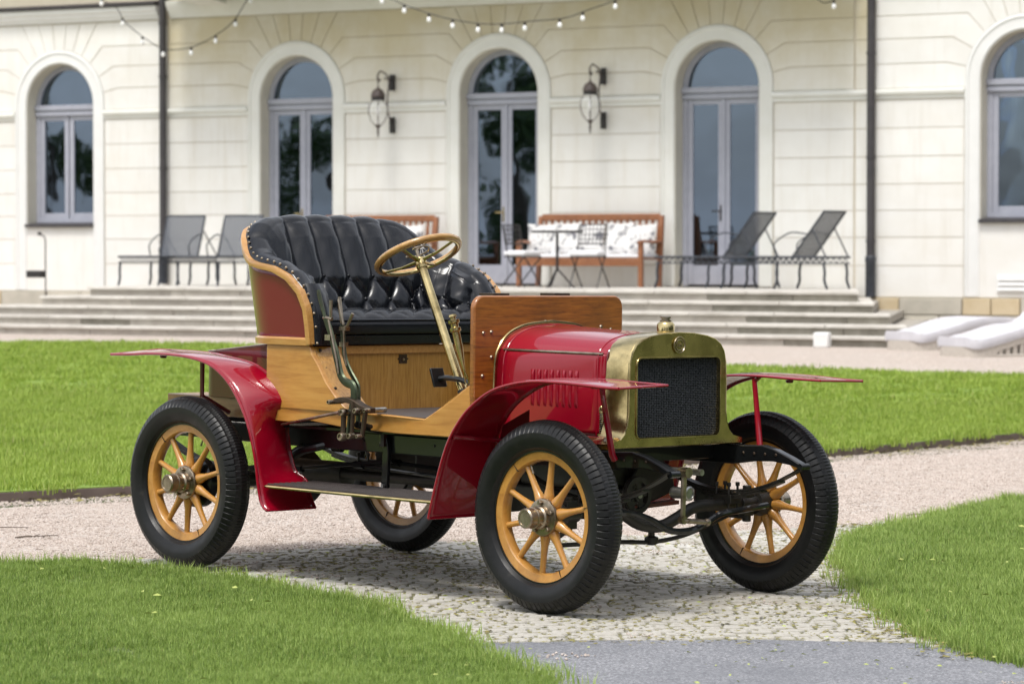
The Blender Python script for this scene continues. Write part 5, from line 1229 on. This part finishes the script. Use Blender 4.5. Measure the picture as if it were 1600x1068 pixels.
# filler neck
b = MB(); b.lathe([(.040, 1.118), (.042, 1.128), (.037, 1.130), (.037, 1.158), (.030, 1.168), (.026, 1.170)], (2.30, -.01, 0), 'z', 28); fn = b.build('filler_neck', 'brass', **CP)
b = MB(); b.lathe([(.024, 1.170), (.024, 1.176), (.018, 1.178), (.018, 1.183), (.023, 1.184), (.023, 1.191), (.014, 1.194), (0, 1.194)], (2.30, -.01, 0), 'z', 12); b.build('filler_cap', 'nickel', parent=fn)
for y_ in (-.36, .36): b = MB(); b.lathe([(0, .018), (.008, .017), (.012, .008), (.014, 0)], (2.30 if y_ < 0 else 2.34, y_, .684), 'z', 8); b.build('bolt', 'nickel', **CP)
b = MB(); b.tube([(2.236, -.302, .775), (2.366, -.303, .775)], .0012, 5); b.build('shell_seam', 'nickel', **CP)

# ---- bonnet
def half(zs): return zs
sec_r = [(-.330, .70), (-.330, .866), (-.322, .993), (-.304, 1.038), (-.273, 1.075), (-.224, 1.106), (-.138, 1.131), (0, 1.143)]
sec_f = [(-.296, .70), (-.296, .866), (-.294, .985), (-.289, 1.036), (-.262, 1.066), (-.213, 1.092), (-.125, 1.110), (0, 1.117)]
xa_, xb_ = 1.628, 2.233
def sect(t_): return [(a[0]*(1-t_)+c[0]*t_, a[1]*(1-t_)+c[1]*t_) for a, c in zip(sec_r, sec_f)]
def smsec(t_, i0, i1): 
    P_ = [(0, y, z) for y, z in sect(t_)]; q = smoothpath(P_, 5); return [(p.y, p.z) for p in q[i0*5:i1*5+1]]
for sy in (-1, 1):
    b = MB(); b.loft([[(xa_+(xb_-xa_)*t_, -sy*y, z) for y, z in smsec(t_, 0, 3)] for t_ in np.linspace(0, 1, 9)], cap=False, ring_closed=False); bs = b.build('bonnet_side', 'crimson_paint', **CP, smooth=60)
    s_ = bs.modifiers.new('thick', 'SOLIDIFY'); s_.thickness = .003
    b = MB(); b.loft([[(xa_+(xb_-xa_)*t_, -sy*y, z+.0015) for y, z in smsec(t_, 3, 7)] for t_ in np.linspace(0, 1, 9)], cap=False, ring_closed=False); bt = b.build('bonnet_top', 'crimson_paint', **CP, smooth=60)
    h0, h1 = sect(0)[3], sect(1)[3]
    b = MB(); b.tube([(xa_+.02, -sy*(h0[0]-.002), h0[1]), (xb_-.02, -sy*(h1[0]-.002), h1[1])], .0055, 8); b.build('hinge', 'nickel', **CP)
    for k in range(8):
        xx = 1.832+k*.0345; t_ = (xx-xa_)/(xb_-xa_); yy = sec_r[1][0]*(1-t_)+sec_f[1][0]*t_; b = MB(); rr = []
        for z, hgt_ in ((.808, .0), (.818, .006), (.83, .009), (.935, .009), (.950, .006), (.962, .0)):
            rr.append([(xx+.0095*math.cos(a), -sy*(yy-hgt_*math.sin(a)*(1.2 if a < 1.2 else .8)+.0005), z) for a in np.linspace(0, PI, 7)])
        b.loft(rr, cap=False, ring_closed=False); b.build('louvre', 'crimson_paint', parent=bs, smooth=60)
    for xx, w_ in ((xa_+.035, .0035), (xb_-.045, .0035)):
        t_ = (xx-xa_)/(xb_-xa_); b = MB(); b.tube([(xx, -sy*(y-.0015), z+.001) for y, z in smsec(t_, 0, 7)], w_, 6); b.build('bonnet_bead', 'crimson_paint', **CP)
    b = MB(); b.box((xa_, min(sy*.345, sy*.33), .655), (xb_+.01, max(sy*.345, sy*.33), .700)); b.build('bonnet_sill', 'crimson_paint', **CP, bevel=.003)
    b = MB(); b.tube([(xb_-.012, sy*.305, .68), (xb_-.012, sy*.305, .80)], .009, 8); b.lathe([(.012, .0), (.012, .02), (.006, .03)], (xb_-.012, sy*.305, .795), 'z', 10); b.lathe([(.016, -.02), (.016, .01)], (xb_-.012, sy*.305, .70), 'z', 10); b.build('bonnet_catch', 'brass', **CP)
    b = MB(); b.tube([(xb_-.012+.0095*math.cos(i*1.1), sy*.305+.0095*math.sin(i*1.1), .70+i*.0016) for i in range(60)], .0016, 5); b.build('catch_spring', 'steel', **CP)
b = MB(); P_ = [(y*1.012, .9+(z-.9)*1.012+.004) for y, z in smsec(0, 0, 7)]; full = P_ + [(-y, z) for y, z in reversed(P_[:-1])]
b.tube([(xa_-.006, y, z) for y, z in full], .008, 8, sq=(1.3, .8)); b.build('dash_moulding', 'brass', **CP)
b = MB(); b.tube([(xb_+.004, y*1.003, z) for y, z in [(a, c) for a, c in smsec(1, 0, 7)] + [(-a, c) for a, c in reversed(smsec(1, 0, 7)[:-1])]], .004, 6); b.build('front_moulding', 'maroon_paint', **CP)

# ---- dashboard
def dash_outline(w_=.455, z0=.66, z1=1.265, r_=.055):
    out = [(-w_+.02, z0), (w_-.02, z0), (w_-.0, .85)]
    for (cy, cz, a0) in ((w_-r_, z1-r_, 0), (-w_+r_, z1-r_, .5*PI)):
        for i in range(8): a = a0+i*PI/2/7; out.append((cy+r_*math.cos(a), cz+r_*math.sin(a)))
    out.append((-w_, .85)); return out
b = MB(); b.prism(dash_outline(), 1.590, 1.620, 'yz'); db = b.build('dashboard', 'oak_dash', **CP, bevel=.007)
for y_, z in ((-.401, 1.106), (-.355, 1.110), (.316, 1.128), (.379, 1.115), (-.404, .925), (-.352, 1.004), (-.03, 1.152), (-.404, .78), (.404, .93)):
    b = MB(); b.lathe([(0, .006), (.006, .005), (.0095, .0)], (1.620, y_, z), 'x', 12); b.build('screw', 'nickel', parent=db)
for y0_, y1_ in ((-.315, -.215), (.055, .155)):
    b = MB(); b.box((1.50, y0_, 1.262), (1.585, y1_, 1.274)); b.build('coil_box_lid', 'bronze_dark', parent=db, bevel=.002)
    b = MB(); b.box((1.505, y0_+.004, 1.10), (1.588, y1_-.004, 1.2615)); b.build('coil_box', 'oak_dash', parent=db, bevel=.004)

# ---- body sides
def yside(x): return -.585+max(0, x-.73)*.163
side = [(.43, 1.037), (.722, 1.026), (.735, .99), (.766, .949), (.813, .871), (.871, .807), (.915, .770), (.955, .752), (1.074, .746), (1.174, .743), (1.349, .734), (1.49, .818), (1.588, .890), (1.588, .662), (1.2, .665), (.9, .680), (.709, .702), (.58, .688), (.45, .69), (.43, .75)]
for sy in (-1, 1):
    ys = [sy*-yside(x) for x, z in side]; b = MB(); b.prism(side, ys, [y-sy*.028 for y in ys]); b.build('side_panel', 'ash_wood', **CP, bevel=.004)
    prof = smoothpath([(.724, 0, 1.024), (.739, 0, .99), (.770, 0, .948), (.817, 0, .870), (.875, 0, .806), (.92, 0, .765)], 5)
    b = MB(); b.loft([[(p.x-.003, sy*.556, p.z), (p.x-.003, sy*.415, p.z), (p.x-.03, sy*.415, p.z-.005), (p.x-.03, sy*.556, p.z-.005)] for p in prof]); ck = b.build('cheek_board', 'ash_panel', **CP, smooth=50)
    for xx, zz in ((.736, 1.008), (.774, .930), (.838, .845)):
        b = MB(); b.lathe([(0, .003), (.006, .002), (.008, -.004)], (xx, sy*.535, zz), 'x', 10); b.build('screw', 'grease', parent=ck)
# seat box front with top rail, lock
b = MB(); b.box((.685, -.414, .735), (.702, .414, 1.0)); sb = b.build('seat_box_front', 'ash_panel', **CP)
b = MB(); b.box((.680, -.414, .988), (.718, .414, 1.026)); b.build('seat_box_rail', 'ash_sill', **CP, bevel=.003)
b = MB(); b.box((.702, -.036, .942), (.705, .012, .982)); b.box((.702, -.044, .958), (.704, .020, .966)); lk = b.build('lock_plate', 'bronze_dark', parent=sb, smooth=0)
b = MB(); b.lathe([(0, .006), (.006, .005), (.008, 0)], (.705, -.012, .960), 'x', 12); b.build('lock_knob', 'nickel', parent=sb)
b = MB(); fl = [(.69, -.555), (1.34, -.455), (1.34, .455), (.69, .555)]; b.prism(fl, .722, .7385, 'xy'); b.build('floor_mat', 'floor_rubber', **CP)
b = MB(); b.prism([(1.30, .728), (1.592, .90), (1.592, .885), (1.31, .712)], -.43, .43); b.build('toe_board', 'ash_panel', **CP)
b = MB(); b.prism([(.42, -.52), (1.58, -.425), (1.58, .425), (.42, .52)], .657, .668, 'xy'); b.build('underfloor', 'black_enamel', **CP)
# rear deck and boot
b = MB(); b.box((-.474, -.42, .678), (.45, .42, .768)); b.build('rear_deck', 'deck_wood', **CP, bevel=.004)
def boot_ring(z, xr, k=1.):
    out = []; w_, r_ = .452*k, .085
    out.append((.45, w_, z)); 
    for (cx2, cy, a0) in ((xr+r_, w_-r_, PI/2), (xr+r_, -w_+r_, PI)):
        for i in range(9): a = a0+i*PI/2/8; out.append((cx2+r_*math.cos(a), cy+r_*math.sin(a), z))
    out.append((.45, -w_, z)); return out
b = MB(); low, hi = boot_ring(.769, -.19), boot_ring(.972, -.19); hi = [(x, y, .972+.062*max(0, min(1, (x+.10)/.31))) for x, y, z in hi]
rim2 = [(x if x > .4 else x-.006, y*1.012, z+.006) for x, y, z in hi]; top = [(x*.97+.01, y*.96, z+.010) for x, y, z in hi]
b.loft([low, hi, rim2, top]); b.build('boot', 'maroon_paint', **CP, smooth=40)

# ---- seat
def plan(s, w_, xf_, xb_, r_):
    """U shaped plan curve; s in -1..1 from the right (-y) front end round the back to the left front end"""
    a = abs(s); sg = 1 if s > 0 else -1
    B1, B2 = .36, .70      # |s| : 0..B1 back, B1..B2 corner, B2..1 side
    if a <= B1: x, y = xb_, (w_-r_)*a/B1
    elif a <= B2:
        t_ = (a-B1)/(B2-B1)*PI/2; x, y = xb_+r_-r_*math.cos(t_), w_-r_+r_*math.sin(t_)
    else:
        t_ = (a-B2)/(1-B2); x, y = xb_+r_+(xf_-xb_-r_)*t_, w_
    return x, y*sg
HH = [(0, 1.570), (.2, 1.569), (.36, 1.562), (.42, 1.550), (.48, 1.527), (.53, 1.492), (.57, 1.450), (.605, 1.414), (.64, 1.393), (.69, 1.380), (.78, 1.366), (.87, 1.330), (.945, 1.268), (.985, 1.19), (.997, 1.10), (1.0, 1.035)]
def rimh(s): return float(np.interp(abs(s), [h[0] for h in HH], [h[1] for h in HH]))
XF = .730
def shell_pt(s, z):
    """outer shell: flares upward"""
    k = max(0, (z-1.035)/.55); w_ = .580+.040*k; xb_ = .215-.11*k; r_ = .25+.05*k; return (*plan(s, w_, XF+.0*k, xb_, r_), z)
S_ = np.concatenate([np.linspace(-1, -.9, 14), np.linspace(-.89, .89, 90), np.linspace(.9, 1, 14)])
b = MB(); rows = []
for s in S_:
    h = rimh(s)
    row = []
    for k in range(9):
        z = 1.035+(h-1.035)*k/8; x, y, z = shell_pt(s, z)
        row.append((x, y, z))
    rows.append(row)
b.loft(rows, cap=False, ring_closed=False); sh = b.build('seat_shell', 'wine_paint', **CP, smooth=60); q = sh.modifiers.new('thick', 'SOLIDIFY'); q.thickness = .008; q.offset = 0
# wooden capping strip along the rim and the base of the shell
def outward(s):
    x0, y0, _ = shell_pt(s-.01, 1.3); x1, y1, _ = shell_pt(s+.01, 1.3); t_ = Vector((x1-x0, y1-y0)).normalized(); n_ = Vector((-t_.y, t_.x)); c_ = Vector(shell_pt(s, 1.3)[:2])-Vector((.5, 0))
    return n_ if n_.dot(c_) > 0 else -n_
for sy in (-1, 1):
    ss = [sy*v_ for v_ in list(np.linspace(1, .9, 22))+list(np.linspace(.89, .50, 34))+list(np.linspace(.48, 0, 16))]
    P_ = []
    for s in ss:
        h = rimh(s); x, y, z = shell_pt(s, h); n_ = outward(s); P_.append(Vector((x+n_.x*.004, y+n_.y*.004, z)))
    rr = []
    for i, p in enumerate(P_):
        t_ = (P_[min(len(P_)-1, i+1)]-P_[max(0, i-1)]).normalized(); n_ = Vector((*outward(ss[i]), 0)); u_ = t_.cross(n_).normalized()
        if u_.z < 0 or (abs(u_.z) < .15 and u_.x < 0): u_ = -u_
        w_, d_ = .0135, .016
        c_ = p - u_*.006
        rr.append([c_+n_*d_-u_*w_, c_+n_*(d_+.003), c_+n_*d_+u_*w_, c_-n_*d_+u_*w_, c_-n_*d_-u_*w_])
    b = MB(); b.loft(rr); cap_ = b.build('rim_strip', 'ash_sill', **CP, smooth=30)
    # upholstery nails on the leather roll just inside the capping
    L_ = 0; last = None; cnt = 0
    for i, s in enumerate(np.linspace(1, .0, 260)):
        h = rimh(s*sy); x, y, z = shell_pt(s*sy, h); n_ = outward(s*sy); p = Vector((x, y, z))
        if last is None or (p-last).length > .040:
            last = p
            tz = 1 if s < .93 else 0
            i2 = max(0, min(1, (s-.86)/.14)); q_ = p + Vector((0, 0, .020*(1-i2))) + Vector((.022*i2, 0, .004)) - Vector((n_.x, n_.y, 0))*.010
            b = MB(); b.lathe_dir([(.0068, -.003), (.0066, .001), (.0045, .0045), (.0, .0058)], q_, (n_.x*.7+i2*.6, n_.y*.7, .7*(1-i2)+.1), 8); b.build('upholstery_nail', 'nickel', parent=cap_, smooth=60)
b = MB(); P_ = []
for s in np.linspace(-1, 1, 80):
    x, y, z = shell_pt(s, 1.040); n_ = outward(s); P_.append([(x+n_.x*.016, y+n_.y*.016, 1.028), (x+n_.x*.018, y+n_.y*.018, 1.054), (x+n_.x*.004, y+n_.y*.004, 1.064), (x-n_.x*.01, y-n_.y*.01, 1.062), (x-n_.x*.01, y-n_.y*.01, 1.030)])
b.loft(P_); b.build('base_strip', 'ash_sill', **CP, smooth=30)
# leather lining: from the rim roll down to the cushion, deep buttoned
NU, NV = 420, 90
zc = 1.15
def lining(s, v):
    """v: 0 at the rim .. 1 at the cushion"""
    h = rimh(s); a = abs(s); e = max(0., min(1., (1-a)/.12))      # thins out at the front end of the arms
    x0, y0, _ = shell_pt(s, h); n_ = outward(s); n3 = Vector((-n_.x, -n_.y, 0))    # inward
    roll = .046*(.55+.45*e); hh = h+.003
    thick = (.105 if a < .7 else .095)*(.35+.65*e)
    # profile: half circle roll at the top then a sloping inner face
    if v < .16:
        t_ = v/.16*PI; dx = roll*(1-math.cos(t_)); dz = roll*.52*math.sin(t_)
    else:
        t_ = (v-.16)/.84; dx = 2*roll + (thick+.075-2*roll)*(t_**.75)*(.3+.7*e); dz = -(hh-zc+.02)*t_
    zz = hh+dz; sx, sy_, _ = shell_pt(s, max(1.035, min(h, zz)))
    base = Vector((sx, sy_, zz)) + n3*(dx+.004)
    return base, n3, e
def puff(s, v, arc):
    # flutes above, diamonds below; u counts buttons along the arc
    u = arc/PITCH
    f = 1 if v > .30 else (.18+.82*min(1, max(0, (v-.04)/.26))) ; a_ = abs(arc)/ARC_MID; sm = min(1, max(0, (.80-a_)/.12))
    if v < .24: f = f*sm + (1-sm)*max(0, (v-.14)/.10)
    vb_ = .63
    fl = abs(math.sin(PI*u))**.65
    if v <= vb_: p = fl*.042*f
    else:
        w_ = (v-vb_)/.20; q1, q2 = (u+w_*.5), (u-w_*.5); p = (abs(math.sin(PI*q1))*abs(math.sin(PI*q2)))**.36*.040
        mixk = min(1, (v-vb_)/.05); p = fl*.042*f*(1-mixk)+p*mixk
    return p
PITCH = .150
# arc length at the lining mid height
SU = np.linspace(-1, 1, NU); pts_ = [lining(s, .5)[0] for s in SU]; al = [0]
for a, c in zip(pts_[:-1], pts_[1:]): al.append(al[-1]+math.hypot(c.x-a.x, c.y-a.y))
mid = al[-1]/2; ARC_MID = mid
rows = []
for i, s in enumerate(SU):
    row = []
    for j in range(NV+1):
        v = j/NV; base, n3, e = lining(s, v); arc = al[i]-mid; p = puff(s, v, arc)*(.25+.75*e)
        t_ = v/.16
        dirv = (Vector((0, 0, 1))*math.sin(min(1, t_)*PI)+n3*(1 if t_ > 1 else (-math.cos(t_*PI)))).normalized() if t_ < 1 else (n3*.95+Vector((0, 0, .3)))
        wr = .0018*math.sin(arc*71+v*9)*math.sin(v*23+arc*13)
        row.append(base+dirv*(p+wr*(1 if v > .2 else .3)))
    rows.append(row)
b = MB(); b.loft(rows, cap=False, ring_closed=False); bk = b.build('backrest', 'leather', **CP, smooth=80)
# buttons
nb = int(mid/PITCH)
for k in range(-nb, nb+1):
    for r_, off in ((0, 0), (1, .5), (2, 0)):
        arc = (k+off)*PITCH; v = .63+r_*.20
        if abs(arc) > mid-.10 or v > 1: continue
        i = int(np.searchsorted(al, arc+mid)); i = min(NU-1, i); p = rows[i][min(NV, int(v*NV))]; _, n3, _ = lining(SU[i], v)
        b = MB(); b.lathe_dir([(.009, -.004), (.009, .001), (.006, .004), (0, .005)], p+n3*.003, n3+Vector((0, 0, .2)), 10); b.build('button', 'leather', parent=bk, smooth=60)
# facings of the arm ends (black leather between rim strip and cushion)
for sy in (-1, 1):
    b = MB(); rr = []
    for z, x in ((1.030, .742), (1.08, .744), (1.14, .742), (1.19, .732), (1.25, .706), (1.30, .67)):
        rr.append([(x-.02, sy*.580, z), (x+.004, sy*.567, z), (x+.012, sy*.53, z), (x+.006, sy*.475, z), (x-.03, sy*.46, z)])
    b.loft(rr, cap=False, ring_closed=False); b.build('arm_facing', 'leather', **CP, smooth=60)
# seat base skirt and cushion
b = MB(); b.box((.33, -.50, 1.030), (.742, .50, 1.075)); b.build('seat_base', 'leather', **CP, bevel=.006)
NX, NY = 90, 120; X0, X1, W0 = .30, .755, .505; rows = []
for i in range(NX+1):
    row = []
    for j in range(NY+1):
        u_, v_ = i/NX, j/NY; x = X0+(X1-X0)*u_; y = -W0+2*W0*v_
        ex = min(1, (1-u_)/.10); ey = min(1, min(v_, 1-v_)/.05); edge = math.sqrt(max(0, 1-(1-ex)**2))*math.sqrt(max(0, 1-(1-ey)**2))
        q1, q2 = (y/.15+(X1-x)/.15), (y/.15-(X1-x)/.15); p = (abs(math.sin(PI*q1))*abs(math.sin(PI*q2)))**.4
        z = 1.128+.030*edge+.022*p*min(1, ex*1.0)*edge+.010*math.sin(PI*u_); row.append((x, y, z))
    rows.append(row)
b = MB(); b.loft(rows, cap=False, ring_closed=False)
rim_ = [rows[NX][j] for j in range(NY+1)]
b.loft([[(x+.000, y, z) for x, y, z in rim_], [(x+.005, y, z-.004) for x, y, z in rim_], [(.762, y, 1.118) for x, y, z in rim_], [(.760, y, 1.082) for x, y, z in rim_], [(.73, y, 1.076) for x, y, z in rim_]], cap=False, ring_closed=False)
b.box((X0, -W0, 1.076), (.73, W0, 1.12)); cu_ = b.build('seat_cushion', 'leather', **CP, smooth=70)
b = MB(); b.tube([(.761, -W0, 1.140), (.761, W0, 1.140)], .0045, 8); b.build('piping', 'leather', parent=cu_)
b = MB(); b.box((.71, -.52, 1.078), (.7525, .52, 1.0815)); b.build('seam_gap', 'grease', parent=cu_)

# ---- steering
cpos = Vector((1.035, -.225, 1.405)); cdir = Vector((-.448, 0, .894)).normalized(); base_ = cpos-cdir*.64
b = MB(); b.tube([base_, cpos-cdir*.02], [.021, .0185], 16); b.build('steering_column', 'brass', **CP)
b = MB(); b.tube([base_-cdir*.12, base_+cdir*.02], .024, 12); b.build('column_foot', 'grease', **CP)
sw = bpy.data.objects.new('steering_wheel', None)
b = MB(); n_ = 64; rw = .187; rr = [(rw*math.cos(2*PI*i/n_), rw*math.sin(2*PI*i/n_), .028) for i in range(n_)]; b.tube(rr, .0145, 12, closed=True, sq=(1, .95)); sw = b.build('steering_wheel', 'rim_wood', **CP); sw.location = cpos; sw.rotation_euler = cdir.to_track_quat('Z', 'Y').to_euler()
b = MB(); b.tube([(.177*math.cos(2*PI*i/n_), .177*math.sin(2*PI*i/n_), .020) for i in range(n_)], .0085, 8, closed=True); b.build('brass_hoop', 'brass', parent=sw)
for k in range(4):
    a = k*PI/2+.42; b = MB(); b.tube([(.02*math.cos(a), .02*math.sin(a), 0), (.09*math.cos(a), .09*math.sin(a), .004), (.176*math.cos(a), .176*math.sin(a), .020)], [.0115, .008, .008], 8, sq=(1.2, .75)); b.build('wheel_spoke', 'brass', parent=sw)
b = MB(); b.lathe([(.024, -.035), (.027, -.012), (.022, .012), (.010, .016), (.0, .016)], (0, 0, 0), 'z', 20); b.build('wheel_hub', 'brass', parent=sw)
b = MB(); P_ = [(.055*math.cos(.5+i*.22), .055*math.sin(.5+i*.22), .045) for i in range(22)]; b.tube(P_, .004, 6); b.tube([(0, 0, .01), (0, 0, .06)], .008, 10); b.tube([(0, 0, .055), (.05, .03, .075)], .004, 8); b.tube([(0, 0, .05), (-.03, .05, .07)], .004, 8); b.lathe([(.0, .066), (.008, .07), (.008, .08), (0, .084)], (.05, .03, 0), 'z', 10); b.build('spark_quadrant', 'nickel', parent=sw)
# pedal, oiler
b = MB(); q = Matrix.Rotation(-.9, 3, 'Y'); b.obox((1.265, -.325, .905), (.012, .075, .085), Matrix.Rotation(-.35, 3, 'Y')); pe = b.build('pedal', 'black_enamel', **CP, bevel=.003)
b = MB(); b.tube(smoothpath([(1.272, -.325, .90), (1.32, -.315, .905), (1.40, -.30, .895), (1.46, -.30, .86), (1.48, -.30, .80)], 4), .012, 8); b.build('pedal_arm', 'black_enamel', **CP)
b = MB(); b.lathe_dir([(.004, -.10), (.008, -.06), (.016, .0), (.017, .07), (.024, .075), (.024, .088), (.017, .092), (.017, .105), (.025, .11), (.025, .122), (.012, .126), (.012, .135), (.018, .137), (.016, .146), (0, .148)], (1.53, -.455, 1.04), Vector((-.25, -.08, 1)), 20); ol = b.build('drip_oiler', 'brass', **CP)
b = MB(); b.tube([(1.557, -.447, .945), (1.575, -.44, .90), (1.565, -.44, .885), (1.552, -.44, .90), (1.557, -.447, .945)], .0035, 6); b.build('oiler_loop', 'brass', parent=ol)
# hand levers on the right
Y1, Y2 = -.62, -.575
b = MB(); b.tube(smoothpath([(.865, Y1, 1.15), (.905, Y1, 1.071), (.945, Y1, .965), (.967, Y1, .906), (1.00, Y1, .88), (1.044, Y1, .866), (1.052, Y1, .82), (1.038, Y1, .75), (1.026, Y1, .66)], 4), [.0115]*6+[.0135]*27, 8, sq=(.75, 1.5)); l1 = b.build('brake_lever', 'lever_green', **CP)
b = MB(); b.tube([(.813, Y1, 1.273), (.826, Y1, 1.235), (.855, Y1, 1.165), (.865, Y1, 1.145)], [.008, .0095, .0075, .008], 8); b.build('lever_grip', 'lever_green', parent=l1)
b = MB(); b.tube([(.896, Y1, 1.231), (.896, Y1, 1.15), (.880, Y1, 1.14)], [.0075, .0065, .006], 8); b.tube([(.850, Y1, 1.155), (.905, Y1, 1.150)], .008, 6); b.build('lever_trigger', 'nickel', parent=l1)
b = MB(); b.tube([(.895, Y1-.012, 1.145), (.950, Y1-.012, .975), (.965, Y1-.012, .915)], .0045, 6); b.box((.880, Y1-.02, 1.058), (.915, Y1+.014, 1.082)); b.build('trigger_rod', 'nickel', parent=l1)
b = MB(); b.tube(smoothpath([(.922, Y2, 1.125), (.931, Y2, 1.035), (.945, Y2, .975), (.975, Y2, .925), (1.015, Y2, .878), (1.03, Y2, .84), (1.03, Y2, .70)], 4), [.0095]*25, 8, sq=(.75, 1.4)); l2 = b.build('gear_lever', 'lever_green', **CP)
b = MB(); b.tube([(.900, Y2, 1.245), (.906, Y2, 1.20), (.920, Y2, 1.13)], [.007, .009, .0075], 8); b.tube([(.905, Y2-.01, 1.235), (.94, Y2-.01, 1.125)], .0055, 6); b.build('lever_grip', 'nickel', parent=l2)
b = MB(); b.tube([(.988, Y2, 1.175), (.955, Y2, 1.123), (.935, Y2, 1.115)], [.0075, .006, .006], 8); b.box((.915, Y2-.014, 1.10), (.955, Y2+.014, 1.118)); b.box((.918, Y2-.014, 1.03), (.946, Y2+.014, 1.05)); b.build('lever_trigger', 'nickel', parent=l2)
b = MB(); b.tube([(.945, Y2-.014, 1.10), (.952, Y2-.014, 1.0), (.965, Y2-.014, .95)], .0045, 6); b.build('trigger_rod', 'nickel', parent=l2)
b = MB(); Pq = smoothpath([(.945, 0, .795), (1.0, 0, .805), (1.055, 0, .80), (1.12, 0, .775), (1.17, 0, .765)], 5)
b.loft([[(p.x, -.645, p.z-.012), (p.x, -.60, p.z-.012), (p.x, -.60, p.z+.012), (p.x, -.645, p.z+.012)] for p in Pq]); b.build('lever_quadrant', 'bronze_dark', **CP, bevel=.003)
b = MB(); b.tube([(1.028, -.66, .752), (1.028, -.48, .752)], .014, 12); b.tube([(1.11, -.655, .763), (1.11, -.49, .763)], .012, 12); b.build('lever_shaft', 'steel', **CP)
for (x_, z_, r_) in ((1.02, .648, .019), (1.075, .653, .014), (1.028, .752, .016), (1.112, .763, .013), (.942, .793, .010), (1.128, .655, .010), (1.175, .767, .010)):
    b = MB(); b.lathe([(r_, .012), (r_, -.012), (r_*.8, -.018), (r_*.55, -.018), (r_*.5, -.012), (0, -.012)], (x_, -.655, z_), 'y', 16); b.build('link_eye', 'nickel', **CP)
b = MB(); b.tube([(1.020, -.65, .752), (1.02, -.65, .65)], .0115, 8); b.tube([(1.075, -.645, .80), (1.07, -.645, .655)], .0095, 8); b.tube([(1.15, -.64, .765), (1.13, -.64, .655)], .0105, 8); b.tube([(1.02, -.64, .65), (1.13, -.64, .655)], .008, 8); b.build('lever_links', 'bronze_dark', **CP)
b = MB(); b.tube([(1.02, -.668, .752), (.985, -.66, .748), (.555, -.60, .675)], [.014, .0075, .0055], 8); b.build('brake_rod', 'nickel', **CP)
b = MB(); b.tube([(1.05, -.60, .70), (1.05, -.42, .66)], .016, 10); b.tube([(1.05, -.44, .72), (1.05, -.44, .60)], .02, 8); b.build('lever_bracket', 'black_enamel', **CP)
